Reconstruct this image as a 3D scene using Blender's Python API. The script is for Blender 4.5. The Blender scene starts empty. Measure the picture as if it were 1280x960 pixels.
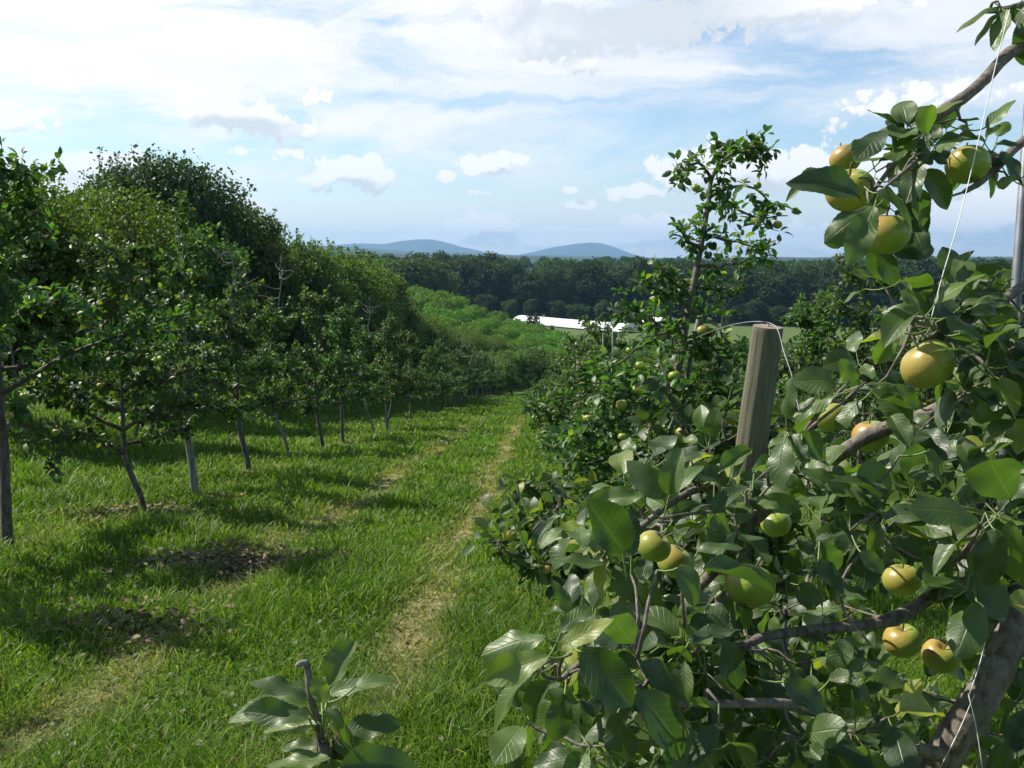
import bpy, math, random
import numpy as np
from mathutils import Vector, Matrix
R = math.radians
SC = bpy.context.scene
COL = SC.collection
rnd = random.Random(7)
NP = np.random.default_rng(7)

# ------------------------------------------------------------------ camera
F = 1155.0                      # focal length in pixels of the 1280 px wide photograph
PITCH = math.atan((480 - 322) / F)
CAM = np.array([0.0, 0.0, 1.6])
cam = bpy.data.cameras.new('camera'); cam.sensor_width = 36; cam.lens = 36 * F / 1280
cam.clip_start = 0.05; cam.clip_end = 40000
camo = bpy.data.objects.new('camera', cam); COL.objects.link(camo)
camo.location = CAM; camo.rotation_euler = (R(90) - PITCH, 0, 0)
SC.camera = camo
cp, sp = math.cos(PITCH), math.sin(PITCH)
FWD = np.array([0, cp, -sp]); UPV = np.array([0, sp, cp]); RGT = np.array([1.0, 0, 0])

def ray(px, py):
    return FWD + RGT * ((px - 640) / F) + UPV * ((480 - py) / F)
def at(px, py, t):
    """point at depth t metres in the direction of a photo pixel"""
    return CAM + ray(px, py) * t

# ------------------------------------------------------------------ light
SUN_AZ, SUN_EL = -70.0, 47.0     # degrees, azimuth from +Y towards +X
SUN_STRENGTH, SKY_STRENGTH, EXPOSURE = 5.0, 0.082, 0.60
L = Vector((math.sin(R(SUN_AZ)) * math.cos(R(SUN_EL)), math.cos(R(SUN_AZ)) * math.cos(R(SUN_EL)), math.sin(R(SUN_EL))))
sl = bpy.data.lights.new('sun', 'SUN'); sl.energy = SUN_STRENGTH; sl.angle = R(0.53); sl.color = (1.0, 0.945, 0.83)
so = bpy.data.objects.new('sun', sl); COL.objects.link(so)
so.rotation_euler = L.to_track_quat('Z', 'Y').to_euler(); so.location = (-20, 10, 30)

SC.view_settings.view_transform = 'Standard'; SC.view_settings.look = 'None'
SC.view_settings.exposure = EXPOSURE; SC.view_settings.gamma = 1.0
SC.view_settings.use_curve_mapping = False
SC.render.engine = 'CYCLES'
cy = SC.cycles
cy.max_bounces = 7; cy.diffuse_bounces = 3; cy.glossy_bounces = 2; cy.transmission_bounces = 4
cy.transparent_max_bounces = 6; cy.volume_bounces = 0
cy.use_denoising = True; cy.caustics_reflective = False; cy.caustics_refractive = False
cy.use_adaptive_sampling = True; cy.adaptive_threshold = 0.02
cy.sample_clamp_indirect = 6.0

# ------------------------------------------------------------------ node helper
class NT:
    def __init__(s, tree): s.t = tree; s.n = tree.nodes; s.l = tree.links
    def node(s, typ, **kw):
        nd = s.n.new(typ)
        for k, v in kw.items(): setattr(nd, k, v)
        return nd
    def put(s, sock, v):
        if isinstance(v, bpy.types.NodeSocket): s.l.new(v, sock)
        elif v is not None: sock.default_value = v
    def m(s, op, a, b=None, c=None, clamp=False):
        nd = s.node('ShaderNodeMath', operation=op); nd.use_clamp = clamp
        s.put(nd.inputs[0], a); s.put(nd.inputs[1], b)
        if c is not None: s.put(nd.inputs[2], c)
        return nd.outputs[0]
    def vm(s, op, a, b=None, out=0):
        nd = s.node('ShaderNodeVectorMath', operation=op)
        s.put(nd.inputs[0], a); s.put(nd.inputs[1], b)
        return nd.outputs[out]
    def ramp(s, v, a, b, lo=0.0, hi=1.0, smooth=True):
        nd = s.node('ShaderNodeMapRange'); nd.interpolation_type = 'SMOOTHSTEP' if smooth else 'LINEAR'
        s.put(nd.inputs[0], v)
        for i, x in enumerate((a, b, lo, hi)): nd.inputs[i + 1].default_value = x
        return nd.outputs[0]
    def noise(s, vec, scale, detail=3, rough=.55, out='Fac', dist=0.0):
        nd = s.node('ShaderNodeTexNoise'); s.put(nd.inputs['Vector'], vec)
        nd.inputs['Scale'].default_value = scale; nd.inputs['Detail'].default_value = detail
        nd.inputs['Roughness'].default_value = rough; nd.inputs['Distortion'].default_value = dist
        return nd.outputs[out]
    def mix(s, f, a, b, typ='MIX'):
        nd = s.node('ShaderNodeMix', data_type='RGBA', blend_type=typ)
        s.put(nd.inputs[0], f); 
        for k, v in ((6, a), (7, b)):
            if isinstance(v, tuple) and len(v) == 3: v = v + (1,)
            s.put(nd.inputs[k], v)
        return nd.outputs[2]

# ------------------------------------------------------------------ sky and clouds (world)
W = bpy.data.worlds.new('World'); SC.world = W; W.use_nodes = True
def uv_of(px, py):
    d = ray(px, py); h = math.hypot(d[0], d[1])
    return math.atan2(d[0], d[1]), d[2] / h
def build_world():
    t = NT(W.node_tree); t.n.clear()
    sky = t.node('ShaderNodeTexSky'); sky.sky_type = 'NISHITA'; sky.sun_disc = False
    sky.sun_elevation = R(SUN_EL); sky.sun_rotation = R(SUN_AZ)
    sky.air_density = 1.0; sky.dust_density = 0.6; sky.ozone_density = 1.6; sky.altitude = 100
    tc = t.node('ShaderNodeTexCoord').outputs['Generated']
    s = t.node('ShaderNodeSeparateXYZ'); t.l.new(tc, s.inputs[0])
    x, y, z = s.outputs
    az = t.m('ARCTAN2', x, y)
    h = t.m('SQRT', t.m('ADD', t.m('MULTIPLY', x, x), t.m('MULTIPLY', y, y)))
    el = t.m('DIVIDE', z, t.m('MAXIMUM', h, 0.001))
    cb = t.node('ShaderNodeCombineXYZ'); t.l.new(az, cb.inputs[0]); t.l.new(el, cb.inputs[1])
    P = cb.outputs[0]
    # placed cumulus: px, py, half width, half height (pixels), strength
    C = [(438, 213, 72, 26, 1), (410, 220, 44, 17, .9), (470, 222, 40, 20, .9),
         (612, 206, 42, 20, 1), (556, 220, 20, 10, .9), (640, 200, 26, 14, .8),
         (592, 240, 20, 5, .6), (300, 146, 90, 22, 1), (262, 134, 55, 20, .95), (345, 158, 60, 20, .8), (360, 190, 34, 18, .6), (300, 190, 24, 10, .55), (400,118,40,16,.6),
         (792, 240, 42, 14, 1), (720, 256, 24, 10, .85), (712, 236, 17, 8, .9),
         (905, 212, 110, 36, 1), (1000, 212, 90, 30, 1), (850, 222, 42, 20, .9), (1090, 215, 60, 26, .8),
         (600, 282, 70, 17, 1.2), (560, 296, 90, 12, 1.0), (700, 298, 110, 18, 1.2), (760, 294, 80, 17, 1.2), (815, 290, 70, 24, 1.2),
         (900, 300, 120, 26, .8), (1020, 300, 110, 26, .7), (1210, 280, 120, 40, .95), (1160, 300, 80, 26, .9), (1260, 270, 80, 36, 1), (1300, 250, 90, 30, .9),
         (690, 40, 120, 46, .9), (800, 30, 150, 34, .95), (960, 12, 190, 28, .9), (640, 10, 60, 60, .8), (730, 75, 60, 18, .7),
         (310, 265, 45, 16, .6), (150, 210, 120, 22, .5), (20, 150, 60, 22, .6), (1120, 130, 90, 20, .5), (1190, 120, 80, 22, .5)]
    wob = t.vm('MULTIPLY', t.vm('SUBTRACT', t.noise(P, 24, 8, .66, 'Color'), (.5, .5, .5)), (.042, .024, 0))
    def field(p):
        cur = None
        for (px, py, a, b, k) in C:
            u, v = uv_of(px, py)
            q = t.vm('MULTIPLY', t.vm('SUBTRACT', p, (u, v, 0)), (F / a, F / b, 0))
            f = t.m('MULTIPLY_ADD', t.vm('LENGTH', q, None, 1), -k, k)
            cur = f if cur is None else t.m('SMOOTH_MAX', cur, f, .12)
        return cur
    pw = t.vm('ADD', P, wob)
    f1 = field(pw); f2 = field(t.vm('ADD', pw, (-.010, .014, 0)))
    billow = t.noise(t.vm('ADD', P, wob), 55, 9, .70)
    puff = None                              # rounded cauliflower bumps: folded noise in three sizes
    for sc_, am_ in ((26, 1.0), (60, .6), (140, .35)):
        fo = t.m('MULTIPLY', t.m('ABSOLUTE', t.m('SUBTRACT', t.noise(P, sc_, 1, .5), .5)), am_ * 2)
        puff = fo if puff is None else t.m('ADD', puff, fo)
    dens = t.m('MULTIPLY_ADD', t.m('SUBTRACT', puff, .34), 1.0, t.m('MULTIPLY_ADD', t.m('SUBTRACT', billow, .5), .7, f1))
    mask = t.ramp(dens, .08, .30)
    lit = t.m('ADD', t.m('MULTIPLY', t.m('SUBTRACT', f1, f2), 1.9), t.m('MULTIPLY_ADD', puff, .9, t.m('MULTIPLY_ADD', billow, .6, -.05)), clamp=True)
    # heavier grey bellies for the thick cloud in the upper part
    u0, v0 = uv_of(800, 15); q = t.vm('MULTIPLY', t.vm('SUBTRACT', pw, (u0, v0, 0)), (F / 230, F / 55, 0))
    grey = t.ramp(t.vm('LENGTH', q, None, 1), 1.35, .1)
    u0, v0 = uv_of(300, 156); q = t.vm('MULTIPLY', t.vm('SUBTRACT', pw, (u0, v0, 0)), (F / 75, F / 13, 0))
    grey = t.m('MAXIMUM', grey, t.ramp(t.vm('LENGTH', q, None, 1), 1.2, .3))
    lit2 = t.m('MULTIPLY', lit, t.m('MULTIPLY_ADD', grey, -1.0, 1))
    cl = t.mix(t.ramp(lit2, .05, .75, smooth=False), (6.3, 6.7, 7.1), (9.4, 9.3, 9.2))
    # cirrus veil: stretched streaks, thicker higher up and to the left (towards the sun)
    mp = t.vm('MULTIPLY', t.vm('ADD', P, t.vm('MULTIPLY', wob, (.9, 1.2, 0))), (1.6, 8.0, 1))
    ci = t.noise(mp, 1.8, 9, .62, dist=.5)
    up = t.ramp(el, .02, .22)
    left = t.ramp(az, .45, -.45, smooth=False)
    veil = t.m('ADD', t.m('MULTIPLY', t.m('SUBTRACT', ci, .5), 3.4), t.m('ADD', t.m('MULTIPLY', up, .46), t.m('MULTIPLY_ADD', left, .3, .06)))
    veil = t.m('MULTIPLY', t.ramp(veil, .05, .95), .95)
    low = t.ramp(el, .10, .0, 0, .72)     # whitening towards the horizon
    veil = t.m('MAXIMUM', veil, low)
    # the thin cloud lies towards the sun and the horizon; overhead and behind the sky is deep blue
    ys = t.m('DIVIDE', y, t.m('MAXIMUM', h, .001))
    sunward = t.m('MULTIPLY', t.ramp(ys, .1, .75), t.ramp(el, .85, .42))
    veil = t.m('MULTIPLY', veil, t.m('MULTIPLY_ADD', sunward, .92, .08))
    base = t.mix(1.0, sky.outputs[0], t.mix(t.ramp(el, .9, .5), (.75, .78, .8), (1.30, 1.34, 1.34)), 'MULTIPLY')
    veilc = t.mix(left, (8.1, 8.2, 8.5), (9.7, 9.3, 9.1))
    c1 = t.mix(veil, base, veilc)
    c2 = t.mix(t.m('MULTIPLY', mask, .97), c1, cl)
    bg = t.node('ShaderNodeBackground'); t.l.new(c2, bg.inputs[0]); bg.inputs[1].default_value = SKY_STRENGTH
    o = t.node('ShaderNodeOutputWorld'); t.l.new(bg.outputs[0], o.inputs[0])
    W.cycles.sampling_method = 'MANUAL'; W.cycles.sample_map_resolution = 512
build_world()

# ------------------------------------------------------------------ materials
MAT = {}
def newmat(name):
    m = bpy.data.materials.new(name); m.use_nodes = True
    t = NT(m.node_tree); t.n.clear(); MAT[name] = m
    out = t.node('ShaderNodeOutputMaterial')
    return m, t, out
def attr(t, name, out='Fac'):
    return t.node('ShaderNodeAttribute', attribute_name=name).outputs[out]
def leaf_mat(name, dark, light, yellow, trans=.38, rough=.42, spec=.5, under=None, veins=False, tcol=None, obj_var=.25):
    m, t, out = newmat(name)
    v = attr(t, 'var')
    oi = t.node('ShaderNodeObjectInfo').outputs['Random']
    c = t.mix(t.ramp(v, 0, .85, smooth=False), dark, light)
    c = t.mix(t.ramp(v, .9, .985), c, yellow)
    hv = t.node('ShaderNodeHueSaturation'); t.l.new(c, hv.inputs['Color'])
    t.l.new(t.m('MULTIPLY_ADD', oi, .035, .4825), hv.inputs['Hue'])
    t.l.new(t.m('MULTIPLY_ADD', oi, obj_var * 2, 1 - obj_var), hv.inputs['Value'])
    c = hv.outputs[0]; bump = None
    if veins:
        uvw = t.node('ShaderNodeSeparateXYZ'); t.l.new(attr(t, 'luv', 'Vector'), uvw.inputs[0])
        ax = t.m('ABSOLUTE', uvw.outputs[0])
        ph = t.m('MULTIPLY_ADD', uvw.outputs[1], 9.0, t.m('MULTIPLY', t.m('POWER', ax, .8), -2.6))
        side = t.ramp(t.m('ABSOLUTE', t.m('SUBTRACT', t.m('FRACT', ph), .5)), .10, .0)
        mid = t.ramp(ax, .07, .0)
        vein = t.m('MAXIMUM', t.m('MULTIPLY', side, .55), mid)
        tex = t.node('ShaderNodeTexCoord').outputs['Object']
        mott = t.noise(tex, 60, 3)
        c = t.mix(t.ramp(mott, .35, .75, 0, .45), c, t.mix(.5, c, light))
        fine = t.noise(tex, 260, 2)
        c = t.mix(t.m('MULTIPLY', vein, .16), c, yellow)
        edge = t.m('MULTIPLY', t.ramp(ax, .75, 1.0), t.ramp(t.noise(tex, 22, 2), .5, .72))
        c = t.mix(t.m('MULTIPLY', edge, .45), c, (.16, .15, .03))
        spot = t.ramp(t.noise(tex, 95, 1), .745, .79)
        c = t.mix(t.m('MULTIPLY', spot, .7), c, (.09, .05, .02))
        b = t.node('ShaderNodeBump'); b.inputs['Strength'].default_value = .45; b.inputs['Distance'].default_value = .0016
        t.l.new(t.m('ADD', t.m('MULTIPLY', vein, -.85), t.m('ADD', t.m('MULTIPLY', mott, .8), t.m('MULTIPLY', fine, .35))), b.inputs['Height']); bump = b.outputs[0]
    top = c
    if under is not None:
        geo = t.node('ShaderNodeNewGeometry').outputs['Backfacing']
        c = t.mix(t.m('MULTIPLY', geo, .75), c, under)
    p = t.node('ShaderNodeBsdfPrincipled'); t.l.new(c, p.inputs['Base Color'])
    p.inputs['Roughness'].default_value = rough; p.inputs['Specular IOR Level'].default_value = spec
    tr = t.node('ShaderNodeBsdfTranslucent')
    tc = t.mix(1.0, top, tcol or (1.5, 1.75, .55), 'MULTIPLY'); t.l.new(tc, tr.inputs[0])
    if bump: t.l.new(bump, p.inputs['Normal'])
    mx = t.node('ShaderNodeMixShader'); mx.inputs[0].default_value = trans
    t.l.new(p.outputs[0], mx.inputs[1]); t.l.new(tr.outputs[0], mx.inputs[2]); t.l.new(mx.outputs[0], out.inputs[0])
    return m
leaf_mat('apple_leaf', (.016, .046, .015), (.098, .168, .030), (.30, .33, .045), trans=.40, rough=.46, spec=.85, under=(.13, .18, .10), veins=True)
leaf_mat('orchard_leaf', (.026, .062, .020), (.082, .155, .030), (.20, .24, .03), trans=.40, rough=.46, spec=.5, under=(.10, .15, .08))
leaf_mat('wild_leaf', (.050, .094, .022), (.088, .148, .030), (.11, .15, .03), trans=.34, rough=.5, spec=.35)
leaf_mat('dark_wild_leaf', (.028, .052, .020), (.050, .084, .026), (.08, .10, .03), trans=.28, rough=.5, spec=.35, obj_var=.1)
leaf_mat('yellow_wild_leaf', (.068, .112, .018), (.115, .175, .026), (.16, .20, .03), trans=.4, rough=.5, spec=.3)
leaf_mat('forest_leaf', (.026, .052, .020), (.056, .095, .030), (.07, .10, .03), trans=.25, rough=.6, spec=.2, obj_var=.4)
leaf_mat('peach_leaf', (.070, .150, .018), (.130, .245, .026), (.16, .24, .03), trans=.4, rough=.5, spec=.3, obj_var=.18)
leaf_mat('pale_shrub_leaf', (.066, .115, .034), (.115, .175, .050), (.15, .18, .05), trans=.4, rough=.5, spec=.3)
leaf_mat('conifer_leaf', (.015, .035, .020), (.025, .05, .026), (.04, .07, .03), trans=.1, rough=.6, spec=.2)

def grass_mat(name):
    m, t, out = newmat(name)
    v = attr(t, 'var'); dry = attr(t, 'dry')
    c = t.mix(v, (.054, .122, .012), (.155, .262, .026))
    c = t.mix(dry, c, (.36, .31, .145))
    p = t.node('ShaderNodeBsdfPrincipled'); t.l.new(c, p.inputs['Base Color'])
    p.inputs['Roughness'].default_value = .55; p.inputs['Specular IOR Level'].default_value = .3
    tr = t.node('ShaderNodeBsdfTranslucent'); t.l.new(t.mix(1.0, c, (1.35, 1.5, .6), 'MULTIPLY'), tr.inputs[0])
    mx = t.node('ShaderNodeMixShader'); mx.inputs[0].default_value = .42
    t.l.new(p.outputs[0], mx.inputs[1]); t.l.new(tr.outputs[0], mx.inputs[2]); t.l.new(mx.outputs[0], out.inputs[0])
grass_mat('grass_blade')

def plain(name, col, rough=.6, metal=0, noise=None, bump=None, spec=.5, col2=None, scale=20, stretch=(1, 1, 1), dist=.01):
    m, t, out = newmat(name)
    p = t.node('ShaderNodeBsdfPrincipled')
    p.inputs['Roughness'].default_value = rough; p.inputs['Metallic'].default_value = metal
    p.inputs['Specular IOR Level'].default_value = spec
    if col2:
        tc = t.vm('MULTIPLY', t.node('ShaderNodeTexCoord').outputs['Object'], stretch)
        n = t.noise(tc, scale, 5, .62)
        t.l.new(t.mix(t.ramp(n, .3, .7), col, col2), p.inputs['Base Color'])
        if bump:
            b = t.node('ShaderNodeBump'); b.inputs['Strength'].default_value = bump; b.inputs['Distance'].default_value = dist
            t.l.new(n, b.inputs['Height']); t.l.new(b.outputs[0], p.inputs['Normal'])
    else: p.inputs['Base Color'].default_value = col + (1,)
    t.l.new(p.outputs[0], out.inputs[0])
    return m
plain('apple_bark', (.085, .066, .052), .85, col2=(.23, .20, .17), scale=85, stretch=(1, 1, .6), bump=.7, dist=.004)
plain('orchard_bark', (.045, .036, .028), .9, col2=(.17, .145, .12), scale=26, stretch=(1, 1, .3), bump=.9, dist=.01)
plain('pale_bark', (.12, .11, .10), .9, col2=(.30, .28, .26), scale=20, stretch=(1, 1, .3), bump=.8, dist=.01)
plain('twig_bark', (.05, .038, .028), .85, col2=(.12, .10, .08), scale=60)
plain('dead_wood', (.13, .12, .105), .9, col2=(.25, .235, .21), scale=30)
plain('wild_bark', (.04, .033, .026), .95, col2=(.10, .085, .07), scale=6, bump=.8, dist=.03)
plain('galvanised', (.13, .14, .16), .5, metal=.5, col2=(.20, .215, .235), scale=40)
plain('white_cord', (.75, .75, .72), .6)
plain('steel_wire', (.24, .25, .27), .55, metal=.5)
plain('poly_film', (.82, .83, .84), .45, col2=(.72, .74, .76), scale=1.5)
plain('frame_steel', (.30, .31, .32), .5, metal=.6)
plain('tie_black', (.02, .02, .02), .6)
plain('tie_green', (.02, .35, .22), .5)
plain('stem_brown', (.10, .07, .035), .7)
plain('stake_metal', (.10, .10, .10), .7, metal=.2, col2=(.20, .19, .17), scale=30)
plain('litter', (.12, .085, .045), .9, col2=(.27, .21, .12), scale=30)

def post_mats():
    m, t, out = newmat('post_wood')
    tc = t.node('ShaderNodeTexCoord').outputs['Object']
    g = t.noise(t.vm('MULTIPLY', tc, (1, 1, .06)), 95, 6, .68)
    big = t.noise(t.vm('MULTIPLY', tc, (1, 1, .3)), 12, 3)
    c = t.mix(t.ramp(g, .3, .7), (.066, .060, .040), (.165, .150, .105))
    c = t.mix(t.ramp(big, .4, .7, 0, .5), c, (.11, .125, .07))
    crack = t.ramp(t.noise(t.vm('MULTIPLY', tc, (1, 1, .04)), 60, 2, .5), .66, .70)
    c = t.mix(crack, c, (.04, .03, .02))
    p = t.node('ShaderNodeBsdfPrincipled'); t.l.new(c, p.inputs['Base Color']); p.inputs['Roughness'].default_value = .85
    b = t.node('ShaderNodeBump'); b.inputs['Strength'].default_value = .8; b.inputs['Distance'].default_value = .003
    t.l.new(t.m('SUBTRACT', g, crack), b.inputs['Height']); t.l.new(b.outputs[0], p.inputs['Normal'])
    t.l.new(p.outputs[0], out.inputs[0])
    m, t, out = newmat('post_end')
    tc = t.node('ShaderNodeTexCoord').outputs['Object']
    s = t.node('ShaderNodeSeparateXYZ'); t.l.new(t.vm('ADD', tc, t.vm('MULTIPLY', t.noise(tc, 20, 2, .5, 'Color'), (.012, .012, 0))), s.inputs[0])
    r = t.m('SQRT', t.m('ADD', t.m('MULTIPLY', s.outputs[0], s.outputs[0]), t.m('MULTIPLY', s.outputs[1], s.outputs[1])))
    ring = t.m('MULTIPLY_ADD', t.m('SINE', t.m('MULTIPLY', r, 900)), .5, .5)
    c = t.mix(ring, (.22, .17, .11), (.36, .29, .20))
    ang = t.m('ARCTAN2', s.outputs[1], s.outputs[0])
    ck = t.ramp(t.m('ABSOLUTE', t.m('SINE', t.m('MULTIPLY', ang, 1.5))), .10, .02)
    c = t.mix(t.m('MULTIPLY', ck, .8), c, (.05, .035, .02))
    p = t.node('ShaderNodeBsdfPrincipled'); t.l.new(c, p.inputs['Base Color']); p.inputs['Roughness'].default_value = .9
    t.l.new(p.outputs[0], out.inputs[0])
post_mats()

def apple_mat():
    m, t, out = newmat('apple_skin')
    tc = t.node('ShaderNodeTexCoord').outputs['Object']
    oi = t.node('ShaderNodeObjectInfo').outputs['Random']
    n = t.noise(tc, 14, 3)
    g = t.mix(t.ramp(n, .3, .7), (.17, .27, .035), (.30, .37, .055))
    s = t.node('ShaderNodeSeparateXYZ'); t.l.new(t.vm('NORMALIZE', tc), s.inputs[0])
    # red blush: pigment of the cheek that grew in the sun
    bl = t.m('ADD', t.m('MULTIPLY', s.outputs[0], -.75), t.m('MULTIPLY', s.outputs[2], .55))
    bl = t.m('ADD', bl, t.m('MULTIPLY', t.m('SUBTRACT', t.noise(t.vm('MULTIPLY', tc, (1, 1, .35)), 60, 4), .5), .9))
    bl = t.m('MULTIPLY', t.ramp(bl, .0, .9), t.m('MULTIPLY_ADD', oi, .50, .10))
    c = t.mix(bl, g, (.50, .15, .075))
    dots = t.ramp(t.noise(tc, 330, 1), .70, .76)
    c = t.mix(t.m('MULTIPLY', dots, .45), c, (.60, .55, .30))
    rus = t.m('MULTIPLY', t.ramp(s.outputs[2], .8, .97), t.ramp(n, .35, .6))
    c = t.mix(t.m('MULTIPLY', rus, .6), c, (.22, .15, .06))
    p = t.node('ShaderNodeBsdfPrincipled'); t.l.new(c, p.inputs['Base Color'])
    t.l.new(t.ramp(n, .3, .7, .30, .42), p.inputs['Roughness']); p.inputs['Specular IOR Level'].default_value = .45
    p.inputs['Subsurface Weight'].default_value = 0.0
    t.l.new(p.outputs[0], out.inputs[0])
apple_mat()

TRK = 0.033                                   # the rows run slightly to the right of the view
def ground_mat():
    m, t, out = newmat('ground')
    pos = t.node('ShaderNodeNewGeometry').outputs['Position']
    s = t.node('ShaderNodeSeparateXYZ'); t.l.new(pos, s.inputs[0])
    X, Y, Z = s.outputs
    x0 = t.m('SUBTRACT', X, t.m('MULTIPLY', Y, TRK))
    x0 = t.m('ADD', x0, t.m('MULTIPLY', t.m('SUBTRACT', t.noise(pos, .7, 2), .5), .5))
    n1 = t.noise(pos, 1.3, 5, .65); n2 = t.noise(pos, 30, 4, .7); n3 = t.noise(pos, .12, 3)
    c = t.mix(n1, (.045, .095, .014), (.095, .165, .025))
    c = t.mix(t.ramp(n2, .45, .75), c, (.12, .11, .05))
    c = t.mix(t.ramp(n3, .4, .65, 0, .4), c, (.15, .20, .05))
    def band(c0, w): return t.ramp(t.m('ABSOLUTE', t.m('SUBTRACT', x0, c0)), w, w * .35)
    trk = t.m('MAXIMUM', band(-.82, .20), t.m('MULTIPLY', band(-2.42, .26), .7))
    trk = t.m('MULTIPLY', trk, t.ramp(t.noise(pos, 3, 4, .7), .38, .58))
    trk = t.m('MULTIPLY', trk, t.ramp(Y, 45, 25))
    c = t.mix(trk, c, t.mix(n2, (.20, .165, .085), (.40, .34, .19)))
    soil = t.m('MULTIPLY', t.m('MAXIMUM', band(-4.9, .55), band(.95, .7)), t.ramp(t.noise(pos, .8, 3), .40, .60))
    soil = t.m('MULTIPLY', soil, t.ramp(Y, 60, 40))
    c = t.mix(t.m('MULTIPLY', soil, .8), c, t.mix(n2, (.075, .05, .03), (.22, .16, .09)))
    far = t.ramp(Y, 85, 160)
    rowv = t.m('MULTIPLY_ADD', t.noise(t.vm('MULTIPLY', pos, (.25, .05, 0)), 1, 4, .7), .9, .05)
    fc = t.mix(rowv, (.055, .095, .026), (.125, .165, .055))
    c = t.mix(far, c, fc)
    wood = t.ramp(Y, 330, 420)
    c = t.mix(wood, c, (.03, .05, .025))
    p = t.node('ShaderNodeBsdfPrincipled'); t.l.new(c, p.inputs['Base Color']); p.inputs['Roughness'].default_value = .95
    p.inputs['Specular IOR Level'].default_value = .15
    b = t.node('ShaderNodeBump'); b.inputs['Strength'].default_value = .6; b.inputs['Distance'].default_value = .05
    t.l.new(n2, b.inputs['Height']); t.l.new(b.outputs[0], p.inputs['Normal'])
    t.l.new(p.outputs[0], out.inputs[0])
ground_mat()
plain('hill_forest', (.020, .036, .020), .95, col2=(.045, .07, .032), scale=.012, spec=.1)
plain('mountain_forest', (.018, .030, .024), .95, col2=(.03, .045, .034), scale=.004, spec=.1)

# ------------------------------------------------------------------ mesh helpers
def mesh(name, V, faces, mats, attrs=None, fmat=None, smooth=True):
    """faces: list of int arrays (n,3) or (n,4)"""
    me = bpy.data.meshes.new(name)
    V = np.asarray(V, dtype=np.float32)
    me.vertices.add(len(V)); me.vertices.foreach_set('co', V.ravel())
    faces = [np.asarray(f, dtype=np.int32) for f in faces if len(f)]
    loops = np.concatenate([f.ravel() for f in faces])
    sizes = np.concatenate([np.full(len(f), f.shape[1], dtype=np.int32) for f in faces])
    starts = np.concatenate([[0], np.cumsum(sizes)[:-1]]).astype(np.int32)
    me.loops.add(len(loops)); me.loops.foreach_set('vertex_index', loops)
    me.polygons.add(len(sizes)); me.polygons.foreach_set('loop_start', starts)
    me.polygons.foreach_set('use_smooth', np.full(len(sizes), smooth, dtype=bool))
    for m in mats: me.materials.append(MAT[m])
    if fmat is not None: me.polygons.foreach_set('material_index', np.concatenate(fmat).astype(np.int32))
    for k, a in (attrs or {}).items():
        a = np.asarray(a, dtype=np.float32)
        if a.ndim == 1:
            at_ = me.attributes.new(k, 'FLOAT', 'POINT'); at_.data.foreach_set('value', a)
        else:
            at_ = me.attributes.new(k, 'FLOAT_VECTOR', 'POINT'); at_.data.foreach_set('vector', a.ravel())
    me.update(calc_edges=True)
    return me
def link(name, data, parent=None, loc=None):
    o = bpy.data.objects.new(name, data); COL.objects.link(o)
    if parent: o.parent = parent
    if loc is not None: o.location = loc
    return o
def tag(o, label=None, cat=None, group=None, kind=None):
    if label: o['label'] = label
    if cat: o['category'] = cat
    if group: o['group'] = group
    if kind: o['kind'] = kind
    return o
def thing(name, label, cat, loc=(0, 0, 0), rz=0.0, group=None, scale=1.0):
    o = link(name, None, loc=loc); o.rotation_euler = (0, 0, rz); o.scale = (scale,) * 3
    o.empty_display_size = .2
    return tag(o, label, cat, group)
def copy_thing(src, label, loc, rz, scale, group=None, sz=None):
    c = src.copy(); COL.objects.link(c); c.location = loc; c.rotation_euler = (0, 0, rz); c.scale = (scale, scale, sz or scale)
    c['label'] = label
    if group: c['group'] = group
    for ch in list(src.children):
        d = ch.copy(); COL.objects.link(d); d.parent = c
        for g in ch.children:
            e = g.copy(); COL.objects.link(e); e.parent = d
    return c
def nrm(a):
    a = np.asarray(a, dtype=float); return a / np.maximum(np.linalg.norm(a, axis=-1, keepdims=True), 1e-9)

class Wood:
    """collects tapering tubes"""
    def __init__(s): s.V = []; s.Q = []; s.n = 0
    def tube(s, pts, rad, sides=6, cap=True):
        pts = np.asarray(pts, float); k = len(pts)
        rad = np.broadcast_to(np.asarray(rad, float), (k,)) if np.ndim(rad) else np.full(k, rad)
        tan = np.gradient(pts, axis=0); tan = nrm(tan)
        ref = np.array([.13, .21, 1.0]) if abs(tan[0][2]) < .9 else np.array([1.0, .1, 0])
        a = nrm(np.cross(tan, ref)); b = np.cross(tan, a)
        th = np.arange(sides) / sides * 2 * math.pi
        ring = pts[:, None] + rad[:, None, None] * (np.cos(th)[None, :, None] * a[:, None] + np.sin(th)[None, :, None] * b[:, None])
        s.V.append(ring.reshape(-1, 3))
        i = np.arange(k - 1)[:, None] * sides + np.arange(sides)[None]
        j = np.arange(k - 1)[:, None] * sides + (np.arange(sides)[None] + 1) % sides
        s.Q.append(np.stack([i, j, j + sides, i + sides], -1).reshape(-1, 4) + s.n)
        s.n += k * sides
        if cap:
            s.V.append(pts[[0, -1]]); c0, c1 = s.n, s.n + 1; st = s.n - k * sides
            ii = np.arange(sides); jj = (ii + 1) % sides
            s.Q.append(np.stack([np.full(sides, c0), st + jj, st + ii, np.full(sides, c0)], -1)[:, :3].repeat(1, 0) @ np.eye(3, dtype=int) if False else np.zeros((0, 4), int))
            e = st + (k - 1) * sides
            s.T = getattr(s, 'T', []); s.T.append(np.stack([np.full(sides, c1), e + ii, e + jj], -1)); s.T.append(np.stack([np.full(sides, c0), st + jj, st + ii], -1))
            s.n += 2
    def mesh(s, name, mat):
        T = getattr(s, 'T', [])
        return mesh(name, np.concatenate(s.V), [np.concatenate(s.Q)] + ([np.concatenate(T)] if T else []), [mat])
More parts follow.
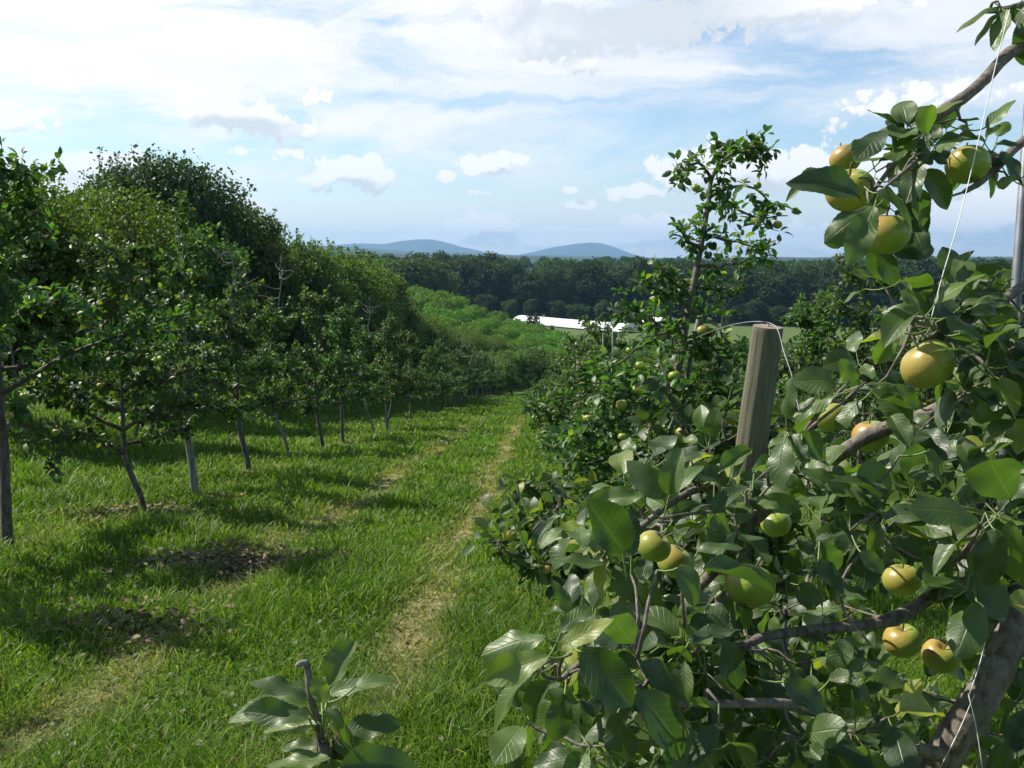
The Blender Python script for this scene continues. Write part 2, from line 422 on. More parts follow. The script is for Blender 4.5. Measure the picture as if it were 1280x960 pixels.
def curve(p0, p1, bow, k=6, wig=0.0, rg=NP):
    """curved line from p0 to p1 with sideways bow vector"""
    p0, p1, bow = map(lambda v: np.asarray(v, float), (p0, p1, bow)); t = np.linspace(0, 1, k)[:, None]
    c = p0 + (p1 - p0) * t + bow * (4 * t * (1 - t))
    if wig: 
        w = rg.normal(0, wig, (k, 3)); w[0] = 0; w[-1] = 0; c = c + w
    return c
def smooth(pts, per=4):
    """Catmull-Rom through points (any width of columns)"""
    P = np.asarray(pts, float); P = np.vstack([2 * P[0] - P[1], P, 2 * P[-1] - P[-2]]); out = []
    for i in range(1, len(P) - 2):
        for t in np.arange(per) / per:
            a, b, c, d = P[i - 1:i + 3]
            out.append(.5 * ((2 * b) + (c - a) * t + (2 * a - 5 * b + 4 * c - d) * t * t + (3 * b - a - 3 * c + d) * t ** 3))
    out.append(P[-2]); return np.array(out)

# leaf templates: x across (-1..1), y along (0..1), z normal; returns V, quads, luv
def leaf_template(na, nl, fold, curl, wave, serr=0.0, wide=.36, seed=0, twist=0.0):
    r = np.random.default_rng(seed); t = np.linspace(0, 1, nl + 1); x = np.linspace(-1, 1, na)
    prof = np.sin(np.pi * np.clip(t, 0, 1) ** 1.04) ** .58 * (1 - .30 * np.clip((t - .88) / .12, 0, 1))
    prof[0] = .02; prof[-1] = .02
    saw = 1 + serr * np.where(np.arange(nl + 1) % 2 == 0, 1, -1) * (t > .08) * (t < .97)
    T, X = np.meshgrid(t, x, indexing='ij')
    w = prof[:, None] * wide * np.where(np.abs(X) > .99, saw[:, None], 1)
    px = X * w
    ph = r.uniform(0, 6.3)
    z = fold * np.abs(X) * w - curl * T ** 2 + wave * np.sin(T * 11 + ph + np.sign(X) * 1.1) * np.abs(X) ** 1.5 * prof[:, None] + twist * X * w * (T - .3)
    y = T * (1 - .18 * abs(curl)) - .03 * np.abs(X) * w
    V = np.stack([px, y, z], -1).reshape(-1, 3)
    i = (np.arange(nl)[:, None] * na + np.arange(na - 1)[None]).ravel()
    Q = np.stack([i, i + 1, i + na + 1, i + na], -1)
    luv = np.stack([X, T, np.zeros_like(T)], -1).reshape(-1, 3)
    return V, Q, luv
_lr = np.random.default_rng(12)
LOD2 = [leaf_template(7, 26, _lr.choice([.1, .2, .35, .5, .75]) * (1 if k % 6 else -.4), _lr.uniform(.0, .55), _lr.uniform(.025, .065), .026, _lr.uniform(.25, .325), k, _lr.uniform(-.8, .8)) for k in range(14)]
LOD1 = [leaf_template(3, 4, f, c, 0, 0, wd, 0, tw) for f, c, wd, tw in [(.35, .2, .27, 0), (.15, .4, .29, .5), (.6, .1, .25, -.5)]]
LOD0 = [leaf_template(3, 2, f, .2, 0, 0, .40, 0) for f in (.3, .6)]

class Leaves:
    def __init__(s): s.V = []; s.Q = []; s.a = []; s.u = []; s.n = 0
    def add(s, base, axis, normal, length, var, lod, rg=NP, wmul=1.0):
        base = np.atleast_2d(base); n = len(base)
        if n == 0: return
        axis = nrm(np.broadcast_to(axis, (n, 3))); side = nrm(np.cross(axis, np.broadcast_to(normal, (n, 3)))); no = np.cross(side, axis)
        length = np.broadcast_to(length, (n,)); var = np.broadcast_to(var, (n,)); wmul = np.broadcast_to(wmul, (n,))
        pick = rg.integers(0, len(lod), n)
        for k, (V, Q, U) in enumerate(lod):
            m = np.where(pick == k)[0]
            if not len(m): continue
            P = base[m, None] + length[m, None, None] * (V[None, :, 0:1] * side[m, None] * wmul[m, None, None] + V[None, :, 1:2] * axis[m, None] + V[None, :, 2:3] * no[m, None])
            s.V.append(P.reshape(-1, 3)); s.Q.append((Q[None] + (np.arange(len(m)) * len(V))[:, None, None] + s.n).reshape(-1, 4))
            s.a.append(np.repeat(var[m], len(V))); s.u.append(np.tile(U, (len(m), 1))); s.n += len(m) * len(V)
    def mesh(s, name, mat, uv=False):
        at_ = {'var': np.concatenate(s.a)}
        if uv: at_['luv'] = np.concatenate(s.u)
        return mesh(name, np.concatenate(s.V), [np.concatenate(s.Q)], [mat], at_)
def rdir(rg, n): return nrm(rg.normal(0, 1, (n, 3)))

# ------------------------------------------------------------------ terrain
_gy = np.array([-80, 0, 40, 75, 95, 120, 150, 190, 240, 320, 450, 700, 1200, 2500, 12000], float)
_gz = np.array([10.5, 0, -5.28, -9.9, -12.4, -15.0, -16.6, -17.3, -17.5, -17.6, -17.0, -16, -16, -16, -16], float)
def _smooth_profile():
    y = np.concatenate([np.linspace(-80, 500, 1161), np.linspace(502, 12000, 400)])
    z = np.interp(y, _gy, _gz); k = np.ones(25) / 25
    zz = np.convolve(np.pad(z, 12, 'edge'), k, 'valid'); zz[:12] = z[:12]; zz[1140:] = z[1140:]
    zz[:170] = z[:170]  # straight slope close by (y < 5)
    return y, zz
_py, _pz = _smooth_profile()
def g(x, y):
    x = np.asarray(x, float); y = np.asarray(y, float)
    z = np.interp(y, _py, _pz)
    near = np.clip(1 - np.abs(y) / 120, 0, 1)
    z = z + near * (.03 * np.sin(x * 1.7 + y * .6) + .022 * np.sin(y * 2.1 - x * .9) + .035 * np.sin(x * .55 + 1.3) * np.sin(y * .43))
    x0 = x - TRK * y
    z = z - near * .05 * (np.exp(-((x0 + .82) / .22) ** 2) + np.exp(-((x0 + 2.42) / .25) ** 2))
    ss = lambda v: np.clip(v, 0, 1) ** 2 * (3 - 2 * np.clip(v, 0, 1))
    z = z + 3.0 * ss((-x0 - 7) / 10) * ss(y / 35) * (1 - .6 * ss((y - 90) / 80))
    z = z + 8.5 * ss((14 - x) / 40) * ss((y - 95) / 90) * (1 - .98 * ss((y - 222) / 55))
    return z
def ground_at(px, py):
    d = ray(px, py); t = np.concatenate([np.arange(1, 60, .05), np.arange(60, 500, .5)])
    P = CAM + d * t[:, None]; h = P[:, 2] - g(P[:, 0], P[:, 1]); k = int(np.argmax(h < 0))
    return P[k]
def gp(x, y, dz=0.0): return (float(x), float(y), float(g(x, y)) + dz)
def row_x(x0, y): return x0 + TRK * y

def geo_axis(lo, near0, near1, hi, step, growth):
    a = list(np.arange(near0, near1, step)); s = step; v = near1
    while v < hi: a.append(v); s *= growth; v += s
    a.append(hi); s = step; v = near0 - s
    while v > lo: a.insert(0, v); s *= growth; v -= s
    a.insert(0, lo); return np.array(a)
def build_ground():
    xs = geo_axis(-6500, -9, 6, 6500, .3, 1.07); ys = geo_axis(-70, -2, 30, 9900, .3, 1.05)
    Xg, Yg = np.meshgrid(xs, ys); Zg = g(Xg, Yg)
    V = np.stack([Xg, Yg, Zg], -1).reshape(-1, 3); n = len(xs)
    i = (np.arange(len(ys) - 1)[:, None] * n + np.arange(n - 1)[None]).ravel()
    tag(link('ground', mesh('ground', V, [np.stack([i, i + 1, i + n + 1, i + n], -1)], ['ground'])), kind='structure')
build_ground()

def fbm(x, seed, octs=5, base=1.0):
    r = np.random.default_rng(seed); y = 0 * x
    for o in range(octs):
        f = base * 2 ** o; y = y + np.sin(x * f + r.uniform(0, 6.3)) * .5 ** o * r.uniform(.6, 1)
    return y
def ridge(name, mat, D, prof, depth, base_z=-18.0, rough=0.0, seed=1, nx=400, px0=-700, px1=2000, ny=14):
    """a hill range at distance D whose crest follows prof: [(px, py)] of the skyline"""
    px = np.linspace(px0, px1, nx); pr = np.array(prof, float)
    cy_ = np.interp(px, pr[:, 0], pr[:, 1])
    crest = np.array([CAM[2] + D * (ray(a, b)[2] / ray(a, b)[1]) for a, b in zip(px, cy_)])
    crest = crest + rough * fbm(px, seed, 7, .012)
    X = (px - 640) / F * D / cp; rows = []
    for k in range(ny):
        t = k / (ny - 1); s = math.sin(math.pi * t)
        z = base_z + (crest - base_z) * s ** .8 + (0 if k in (0, ny - 1) else 1) * rough * .8 * fbm(px + 400 * k, seed + k, 6, .02) * (1 if abs(t - .5) > .1 else 0)
        z = np.minimum(z, crest)
        rows.append(np.stack([X, np.full(nx, D + (t - .5) * depth), z], -1))
    V = np.concatenate(rows); i = (np.arange(ny - 1)[:, None] * nx + np.arange(nx - 1)[None]).ravel()
    return tag(link(name, mesh(name, V, [np.stack([i, i + 1, i + nx + 1, i + nx], -1)], [mat])), kind='structure')
ridge('hills', 'hill_forest', 2400, [(-700, 318), (300, 316), (430, 311), (500, 317), (600, 320), (700, 322), (800, 323), (950, 321), (1280, 322), (2000, 318)], 900, rough=2.2, seed=3, nx=1200)
ridge('hills', 'hill_forest', 4300, [(-700, 312), (300, 312), (400, 306), (450, 309), (520, 314), (600, 316), (640, 319), (800, 322), (1000, 322), (2000, 320)], 1200, rough=2.5, seed=9, nx=900)
ridge('mountain', 'mountain_forest', 8200, [(-700, 330), (380, 312), (425, 306), (455, 304), (485, 305), (505, 301), (525, 299), (543, 299), (560, 303), (580, 309), (597, 312), (612, 317), (640, 330), (2000, 330)], 1500, rough=1.2, seed=5)
ridge('mountain', 'mountain_forest', 8600, [(-700, 332), (610, 330), (640, 320), (665, 315), (690, 309), (715, 305), (735, 303), (750, 304), (768, 310), (785, 317), (803, 322), (840, 330), (2000, 332)], 1100, rough=1.2, seed=6)

def build_haze():
    m, t, out = newmat('haze')
    v = t.node('ShaderNodeVolumePrincipled'); v.inputs['Color'].default_value = (.37, .65, 1.0, 1)
    v.inputs['Density'].default_value = 1.4e-4; v.inputs['Anisotropy'].default_value = .2
    t.l.new(v.outputs[0], out.inputs['Volume'])
    x0, x1, y0, y1, z0, z1 = -6600, 6600, -90, 10000, -19.2, 260
    V = [(x, y, z) for z in (z0, z1) for y in (y0, y1) for x in (x0, x1)]
    Q = [(0, 2, 3, 1), (4, 5, 7, 6), (0, 1, 5, 4), (2, 6, 7, 3), (0, 4, 6, 2), (1, 3, 7, 5)]
    tag(link('haze', mesh('haze', V, [Q], ['haze'], smooth=False)), kind='stuff', cat='haze', label='thin blue summer haze over the far hills and mountains')
build_haze()

# ------------------------------------------------------------------ tree makers
def spur_leaves(LV, pts, out, rg, n, size, lod, spread=1.0, upb=.35):
    """rosettes of leaves at spur points; out = main outward direction of each spur"""
    m = len(pts); base = np.repeat(pts, n, 0); o = np.repeat(nrm(out), n, 0)
    ax = nrm(o * .6 + rdir(rg, m * n) * spread + np.array([0, 0, upb]) * rg.uniform(-.5, 1, (m * n, 1)))
    up = np.array([-.15, 0, 1.0]) + rg.normal(0, .55, (m * n, 3))
    base = base + ax * size * rg.uniform(.1, .5, (m * n, 1))
    LV.add(base, ax, up, size * rg.uniform(.6, 1.2, m * n), rg.uniform(0, 1, m * n), lod, rg)

def orchard_tree(seed, H=3.2, th=.95, spread=1.25, nb=21, lean=(0, 0), dead=False, lod=LOD1, size=.084, spurstep=.062, nl=7, trunk_r=.045, bark='orchard_bark', nb_low=True, top_shift=(0, 0), leafmat='orchard_leaf'):
    rg = np.random.default_rng(seed); TW = Wood(); BW = Wood(); LV = Leaves()
    top = np.array([top_shift[0], top_shift[1], H])
    # the trunk leans and crooks back under the crown
    K = [(-lean[0], -lean[1], -.12), (-lean[0] * .7, -lean[1] * .7, th * .35), (-lean[0] * .15, -lean[1] * .15, th * .8), (0, 0, th * 1.15),
         (rg.normal(0, .05), rg.normal(0, .05), th + (H - th) * .4), (top[0] * .6 + rg.normal(0, .06), top[1] * .6, th + (H - th) * .7), tuple(top)]
    lead = smooth(K, 4); zz = lead[:, 2]
    rad = np.interp(zz, [-.12, .05, th, th + .2, H], [trunk_r * 1.5, trunk_r, trunk_r * .85, trunk_r * .6, .008])
    rad = rad * (1 + rg.normal(0, .05, len(rad)))
    TW.tube(lead, rad, 9)
    P = []; O = []
    def along(c, rad0, i0=.15):
        L_ = np.linalg.norm(np.diff(c, axis=0), axis=1); cum = np.concatenate([[0], np.cumsum(L_)]); tot = cum[-1]
        s = np.arange(tot * i0, tot, spurstep) + rg.uniform(0, spurstep)
        s = s[s <= tot]
        p = np.stack([np.interp(s, cum, c[:, k]) for k in range(3)], -1)
        d = nrm(rg.normal(0, 1, p.shape) + nrm(c[-1] - c[0]) * .5)
        P.append(p + d * .02); O.append(d)
    az = rg.uniform(0, 6.3)
    for k in range(nb):
        f = (k + .5) / nb; z = th * 1.03 + (H - th) * .97 * f ** 1.1
        i = int(np.argmin(np.abs(zz - z))); p0 = lead[i]
        az += 2.4 + rg.normal(0, .25)
        ln = spread * (1.0 if f < .32 else (.62 - .5 * f)) * rg.uniform(.6, 1.15) + .12
        if f > .4 and rg.uniform() < .2: continue
        el = rg.uniform(.05, .4) if f < .35 else rg.uniform(.1, .8)
        d = np.array([math.cos(az) * math.cos(el), math.sin(az) * math.cos(el), math.sin(el)])
        c = curve(p0, p0 + d * ln, (0, 0, rg.uniform(-.04, .12) * ln), 7, .015, rg)
        BW.tube(c, np.linspace(.020 if f < .4 else .011, .004, 7) * (.7 + .5 * (ln / spread)), 5)
        along(c, 0)
        for q in range(int(3 + 4 * ln)):
            t_ = rg.uniform(.25, .95); j = min(5, int(t_ * 6)); pp = c[j] + (c[j + 1] - c[j]) * (t_ * 6 - j if j < 6 else 0)
            dd = nrm(d * .5 + rg.normal(0, .6, 3) + np.array([0, 0, .3])); l2 = rg.uniform(.16, .42)
            c2 = curve(pp, pp + dd * l2, (0, 0, rg.uniform(-.05, .03)), 4, .01, rg)
            BW.tube(c2, np.linspace(.006, .0025, 4), 4); along(c2, 0, .05)
    topi = lead[zz > th + (H - th) * .35]
    along(topi, 0, 0)
    if dead:
        DW = Wood(); b = lead[np.argmin(np.abs(zz - H * .8))]
        tp = b + np.array([rg.normal(0, .1), rg.normal(0, .1), H * .38]); c = curve(b, tp, (.05, 0, 0), 8, .02, rg)
        DW.tube(c, np.linspace(.020, .006, 8), 6)
        for q in range(13):
            j = rg.integers(1, 8); d = nrm([rg.normal(), rg.normal(), .35]); l2 = rg.uniform(.2, .55)
            c2 = curve(c[j], c[j] + d * l2, (0, 0, -.05), 5, .02, rg); DW.tube(c2, np.linspace(.008, .003, 5), 4)
            c3 = curve(c2[2], c2[2] + nrm(d + rg.normal(0, .6, 3)) * .18, (0, 0, 0), 3); DW.tube(c3, [.004, .003, .002], 4)
    spur_leaves(LV, np.concatenate(P), np.concatenate(O), rg, nl, size, lod)
    parts = {'trunk': TW.mesh('trunk', bark), 'limbs': BW.mesh('limbs', 'twig_bark'), 'crown': LV.mesh('crown', leafmat)}
    if dead: parts['dead_leader'] = DW.mesh('dead_leader', 'dead_wood')
    return parts

def wild_tree(seed, H, Rr, th, leaf, n, lobes=14, mat='wild_leaf', bark='wild_bark', lod=LOD0, squash=1.0, spiky=0, trunk_r=None, shape='round', clump=None):
    """tapered trunk, limbs to each lobe, crown of many leaf-sized faces in uneven clumps"""
    rg = np.random.default_rng(seed); TW = Wood(); BW = Wood(); LV = Leaves()
    tr = trunk_r or H * .022
    tl = smooth([(0, 0, -.3), (rg.normal(0, .02) * H, 0, H * .25), (rg.normal(0, .03) * H, rg.normal(0, .02) * H, H * .55), (0, 0, H * .85)], 4)
    TW.tube(tl, np.linspace(tr * 1.2, tr * .2, len(tl)), 7)
    cz = (th + H) / 2; hz = (H - th) / 2
    pts = []; outs = []
    lob = []
    for k in range(lobes):
        f = (k + .5) / lobes; zf = 1 - 2 * f; a = k * 2.4 + rg.normal(0, .3); rr = math.sqrt(max(0, 1 - zf * zf))
        if shape == 'full': rr = max(0, 1 - zf * zf) ** .22 * (.82 + .18 * -zf if zf < 0 else 1)
        if shape == 'cone': rr = (1 - (zf + 1) / 2) * 1.1
        q = rg.uniform(.45, .72)
        c = np.array([math.cos(a) * rr * Rr * q, math.sin(a) * rr * Rr * q, cz + zf * hz * q * 1.05])
        lob.append((c, Rr * rg.uniform(.32, .52)))
    lob.append((np.array([0, 0, cz]), Rr * .5))
    per = n // len(lob); cl = clump or Rr * .07
    for c, r in lob:
        i = int(np.argmin(np.abs(tl[:, 2] - c[2] * .7))); BW.tube(curve(tl[i], c, (0, 0, -.05 * Rr), 5, .02 * Rr, rg), np.linspace(tr * .35, tr * .08, 5), 4)
        nc = max(6, per // 22); d = rdir(rg, nc); d[:, 2] *= .85
        rad = r * (.55 + .6 * rg.uniform(0, 1, (nc, 1)) ** .6)
        cc = c + d * rad * np.array([1, 1, .85 * squash])
        p = np.repeat(cc, 22, 0) + rg.normal(0, 1, (nc * 22, 3)) * cl * np.array([1, 1, .7]); o = np.repeat(d, 22, 0)
        for j in range(0, nc, 5): BW.tube(curve(c, cc[j], (0, 0, 0), 3), [tr * .07, tr * .05, tr * .02], 3, cap=False)
        pts.append(p); outs.append(o)
    if spiky:
        for k in range(spiky):
            a = rg.uniform(0, 6.3); rr = Rr * math.sqrt(rg.uniform(0, 1)) * .85; z0 = cz + hz * .75 * math.sqrt(max(0, 1 - (rr / Rr) ** 2))
            hh = H * rg.uniform(.08, .2); b = np.array([math.cos(a) * rr, math.sin(a) * rr, z0]); e = b + np.array([rg.normal(0, .08) * hh, 0, hh])
            BW.tube(curve(b, e, (0, 0, 0), 3), [tr * .1, tr * .07, tr * .03], 3, cap=False)
            m = 26; f = rg.uniform(0, 1, (m, 1)); pts.append(b + (e - b) * f + rg.normal(0, 1, (m, 3)) * leaf * .9 * (1.2 - f)); outs.append(np.tile([0, 0, 1.0], (m, 1)))
    P = np.concatenate(pts); O = np.concatenate(outs); m = len(P)
    ax = nrm(O * .5 + rdir(rg, m)); LV.add(P, ax, O + rg.normal(0, .7, (m, 3)) + np.array([0, 0, .5]), leaf * rg.uniform(.6, 1.3, m), rg.uniform(0, 1, m), lod, rg)
    return {'trunk': TW.mesh('trunk', bark), 'limbs': BW.mesh('limbs', bark), 'crown': LV.mesh('crown', mat)}

def put(parts, name, label, cat, loc, rz=0, scale=1, group=None, sz=None):
    t = thing(name, label, cat, loc, rz, group, scale)
    if sz: t.scale = (scale, scale, sz)
    for k, me in parts.items(): link(k, me, t)
    return t

# ------------------------------------------------------------------ left orchard row
def left_row():
    # variants: lean is the trunk foot offset
    V = [orchard_tree(11, 3.3, 1.0, 1.3, lean=(.03, 0)), orchard_tree(12, 3.1, .75, 1.25, lean=(-.25, .05), trunk_r=.036),
         orchard_tree(13, 3.6, 1.0, 1.2, 19, lean=(-.08, 0), trunk_r=.05, bark='pale_bark', leafmat='orchard_leaf'), orchard_tree(14, 3.0, 1.0, 1.35, lean=(-.2, .1), dead=True),
         orchard_tree(15, 3.3, 1.05, 1.1, 15, lean=(-.3, 0), trunk_r=.035, bark='pale_bark', dead=True), orchard_tree(16, 3.5, .95, 1.25, lean=(-.12, 0))]
    spec = [  # foot pixel, variant, scale, z-rot, label
        ((15, 690), 0, 1.12, 0.3, 'apple tree with thick dark trunk at the near end of the left row'),
        ((160, 645), 1, 1.0, 0.0, 'apple tree whose thin trunk leans left above a brown litter patch'),
        ((237, 620), 2, 1.05, 0.0, 'tall apple tree with pale grey trunk, third from the near end of the left row'),
        ((300, 597), 3, 1.0, 0.0, 'fourth apple tree of the left row, dead grey leader above a bulging trunk foot'),
        ((345, 572), 4, 1.0, 0.0, 'apple tree on a slim pale curved trunk, set back from the left row'),
        ((398, 568), 5, 1.0, 0.0, 'apple tree with straight dark leaning trunk just right of the slim curved one'),
        ((428, 553), 0, 1.0, 2.0, 'apple tree with dark trunk and suckers at its foot, halfway along the left row'),
        ((457, 545), 4, .92, .4, 'small apple tree with thin pale trunk between two dark-trunked ones'),
        ((482, 540), 2, .95, 1.0, 'left one of two apple trees whose trunks stand close as a pair'),
        ((491, 539), 3, 1.0, 4.0, 'right one of two apple trees whose trunks stand close as a pair'),
        ((513, 529), 5, .95, 5.0, 'apple tree with short dark stump-like trunk right of the paired trunks'),
        ((538, 519), 1, .95, 3.0, 'apple tree with brownish sloping trunk towards the far end of the left row')]
    src = {}
    for (pp, v, sc, rz, lab) in spec:
        P = ground_at(*pp); loc = gp(P[0], P[1], -.03)
        # shift so that the trunk foot (not the crown) stands on the spot
        if v not in src: src[v] = put(V[v], 'apple_tree', lab, 'apple tree', loc, rz, sc, 'apple trees in the row left of the lane')
        else: copy_thing(src[v], lab, loc, rz, sc, 'apple trees in the row left of the lane')
    copy_thing(src[0], 'apple tree of the left row standing just outside the left edge', gp(row_x(-5.0, 6.3), 6.3, -.03), 1.3, 1.0, 'apple trees in the row left of the lane')
    copy_thing(src[5], 'apple tree of the left row level with the camera, outside the left edge', gp(row_x(-5.0, 4.0), 4.0, -.03), 2.3, 1.0, 'apple trees in the row left of the lane')
    y = 43.0; k = 0
    while y < 92:
        x = row_x(-4.9, y) + rnd.uniform(-.25, .25); v = k % 6
        copy_thing(src[v], 'small apple tree at the far end of the row left of the lane', gp(x, y, -.03), rnd.uniform(0, 6.3), rnd.uniform(.9, 1.08), 'far apple trees of the left row')
        y += rnd.uniform(2.3, 3.0); k += 1
    # second row further left, mostly seen through the first one
    y = 9.0
    while y < 60:
        x = row_x(-9.6, y) + rnd.uniform(-.3, .3); v = [0, 5, 2, 3][k % 4]
        copy_thing(src[v], 'apple tree of the second row, behind the left row', gp(x, y, -.03), rnd.uniform(0, 6.3), rnd.uniform(.95, 1.15), 'apple trees of the second row to the left')
        y += rnd.uniform(3.2, 4.6); k += 1
    return src
LSRC = left_row()

# ------------------------------------------------------------------ wild trees behind the left rows
def wild_left():
    big = wild_tree(31, 9.6, 4.2, 1.5, .19, 70000, 26, 'dark_wild_leaf', spiky=10, clump=.34)
    put(big, 'wild_tree', 'big dark rounded tree rising above the hedge on the left', 'tree', gp(-15.2, 40), .4, .86)
    yel = wild_tree(32, 6.3, 2.7, .8, .13, 42000, 18, 'yellow_wild_leaf', spiky=10, clump=.24)
    yel2 = wild_tree(33, 6.0, 2.6, .5, .14, 42000, 18, 'wild_leaf', spiky=22, clump=.24)
    pale = wild_tree(34, 6.4, 2.3, .3, .15, 34000, 15, 'pale_shrub_leaf', spiky=60, clump=.22)
    a = put(yel, 'wild_tree', 'yellowish green bushy tree in front of the big dark tree', 'tree', gp(-11.6, 27), 0, .88)
    copy_thing(a, 'tall leafy tree at the left edge, behind the first apple tree', gp(-10.6, 19.5), 2.2, .84)
    b = put(yel2, 'wild_tree', 'ragged green tree between the left edge and the big dark tree', 'tree', gp(-13.6, 27.5), 1, .86)
    copy_thing(b, 'green tree filling the hedge directly below the big dark tree', gp(-12.2, 34), 3, .92)
    copy_thing(b, 'green bushy tree right of the big dark tree, at its shoulder', gp(-14.0, 47), 4.4, 1.2)
    c = put(pale, 'hedge_shrub', 'pale green shrub with upright shoots right of the big dark tree', 'shrub', gp(-12.8, 43), 0, 1.15, 'overgrown shrubs along the hedge')
    k = 0; y = 47
    while y < 118:
        src = [c, b, c, a][k % 4]
        x = row_x(-12.2, y) + rnd.uniform(-.8, .8)
        if y > 75: x += (y - 75) * .12
        copy_thing(src, 'overgrown green shrub in the hedge running downhill behind the left row', gp(x, y), rnd.uniform(0, 6.3), rnd.uniform(1.08, 1.3) * (1.0 if y < 72 else .8), 'overgrown shrubs along the hedge')
        if k % 2: copy_thing(src, 'overgrown green shrub in the hedge running downhill behind the left row', gp(x - 4, y + 1), rnd.uniform(0, 6.3), rnd.uniform(.95, 1.15), 'overgrown shrubs along the hedge')
        y += rnd.uniform(3.2, 4.4); k += 1
    return a, b, c
WA, WB, WC = wild_left()

# ------------------------------------------------------------------ mid distance: rough shrubs, peach orchard, far field trees
def mid_distance():
    pv = [wild_tree(40 + i, 3.6, 2.3, .4, .22, 4200, 9, 'peach_leaf', spiky=10, clump=.22) for i in range(3)]
    src = []
    k = 0; n = 0
    for r in range(15):                      # rows of peach trees on the far slope
        y = 108 + r * 6.2
        for c in range(16):
            x = -34 + c * 4.0 + rnd.uniform(-.5, .5) + r * .5
            px = 640 + x / y * F
            if px < 430 or px > 735 - r * 2: continue
            yy = y + rnd.uniform(-.6, .6); lab = 'bright green peach tree in the orchard block below the forest'
            if k < 3: src.append(put(pv[k], 'peach_tree', lab, 'fruit tree', gp(x, yy), rnd.uniform(0, 6), 1, 'peach trees in the far orchard block'))
            else: copy_thing(src[k % 3], lab, gp(x, yy), rnd.uniform(0, 6.3), rnd.uniform(.85, 1.15), 'peach trees in the far orchard block')
            k += 1
    sv = [wild_tree(50 + i, 4.2, 2.3, .1, .16, 7000, 10, 'pale_shrub_leaf', spiky=70, clump=.14) for i in range(2)]
    ss = []; spots = []
    for (px, D) in [(612, 92), (640, 88), (668, 90), (655, 96), (690, 97), (715, 99), (585, 98), (625, 102), (560, 104), (600, 108), (700, 106), (735, 104), (520, 100), (540, 97), (572, 92), (500, 93), (665, 112), (755, 108), (640, 118), (480, 90), (780, 112), (800, 106)]:
        x = (px - 640) / F * D; lab = 'rough pale green bush growing beyond the end of the lane'
        i = len(ss)
        if i < 2: ss.append(put(sv[i], 'bush', lab, 'bush', gp(x, D), 0, 1, 'bushes beyond the end of the lane'))
        else: copy_thing(ss[rnd.randrange(2)], lab, gp(x, D), rnd.uniform(0, 6.3), rnd.uniform(.8, 1.15), 'bushes beyond the end of the lane')
    # small dark conifers by the white tunnel
    cf = wild_tree(60, 4.2, 1.3, .2, .16, 3000, 12, 'conifer_leaf', shape='cone')
    c0 = None
    for px, D, s in [(744, 205, .95), (759, 208, 1.1), (770, 203, .7), (662, 222, 1.1), (670, 224, 1.2), (690, 214, .8)]:
        x = (px - 640) / F * D; lab = 'small dark conifer standing in front of the white tunnel'
        if c0 is None: c0 = put(cf, 'conifer', lab, 'conifer', gp(x, D), 0, s, 'small conifers before the white tunnel')
        else: copy_thing(c0, lab, gp(x, D), rnd.uniform(0, 6), s, 'small conifers before the white tunnel')
mid_distance()

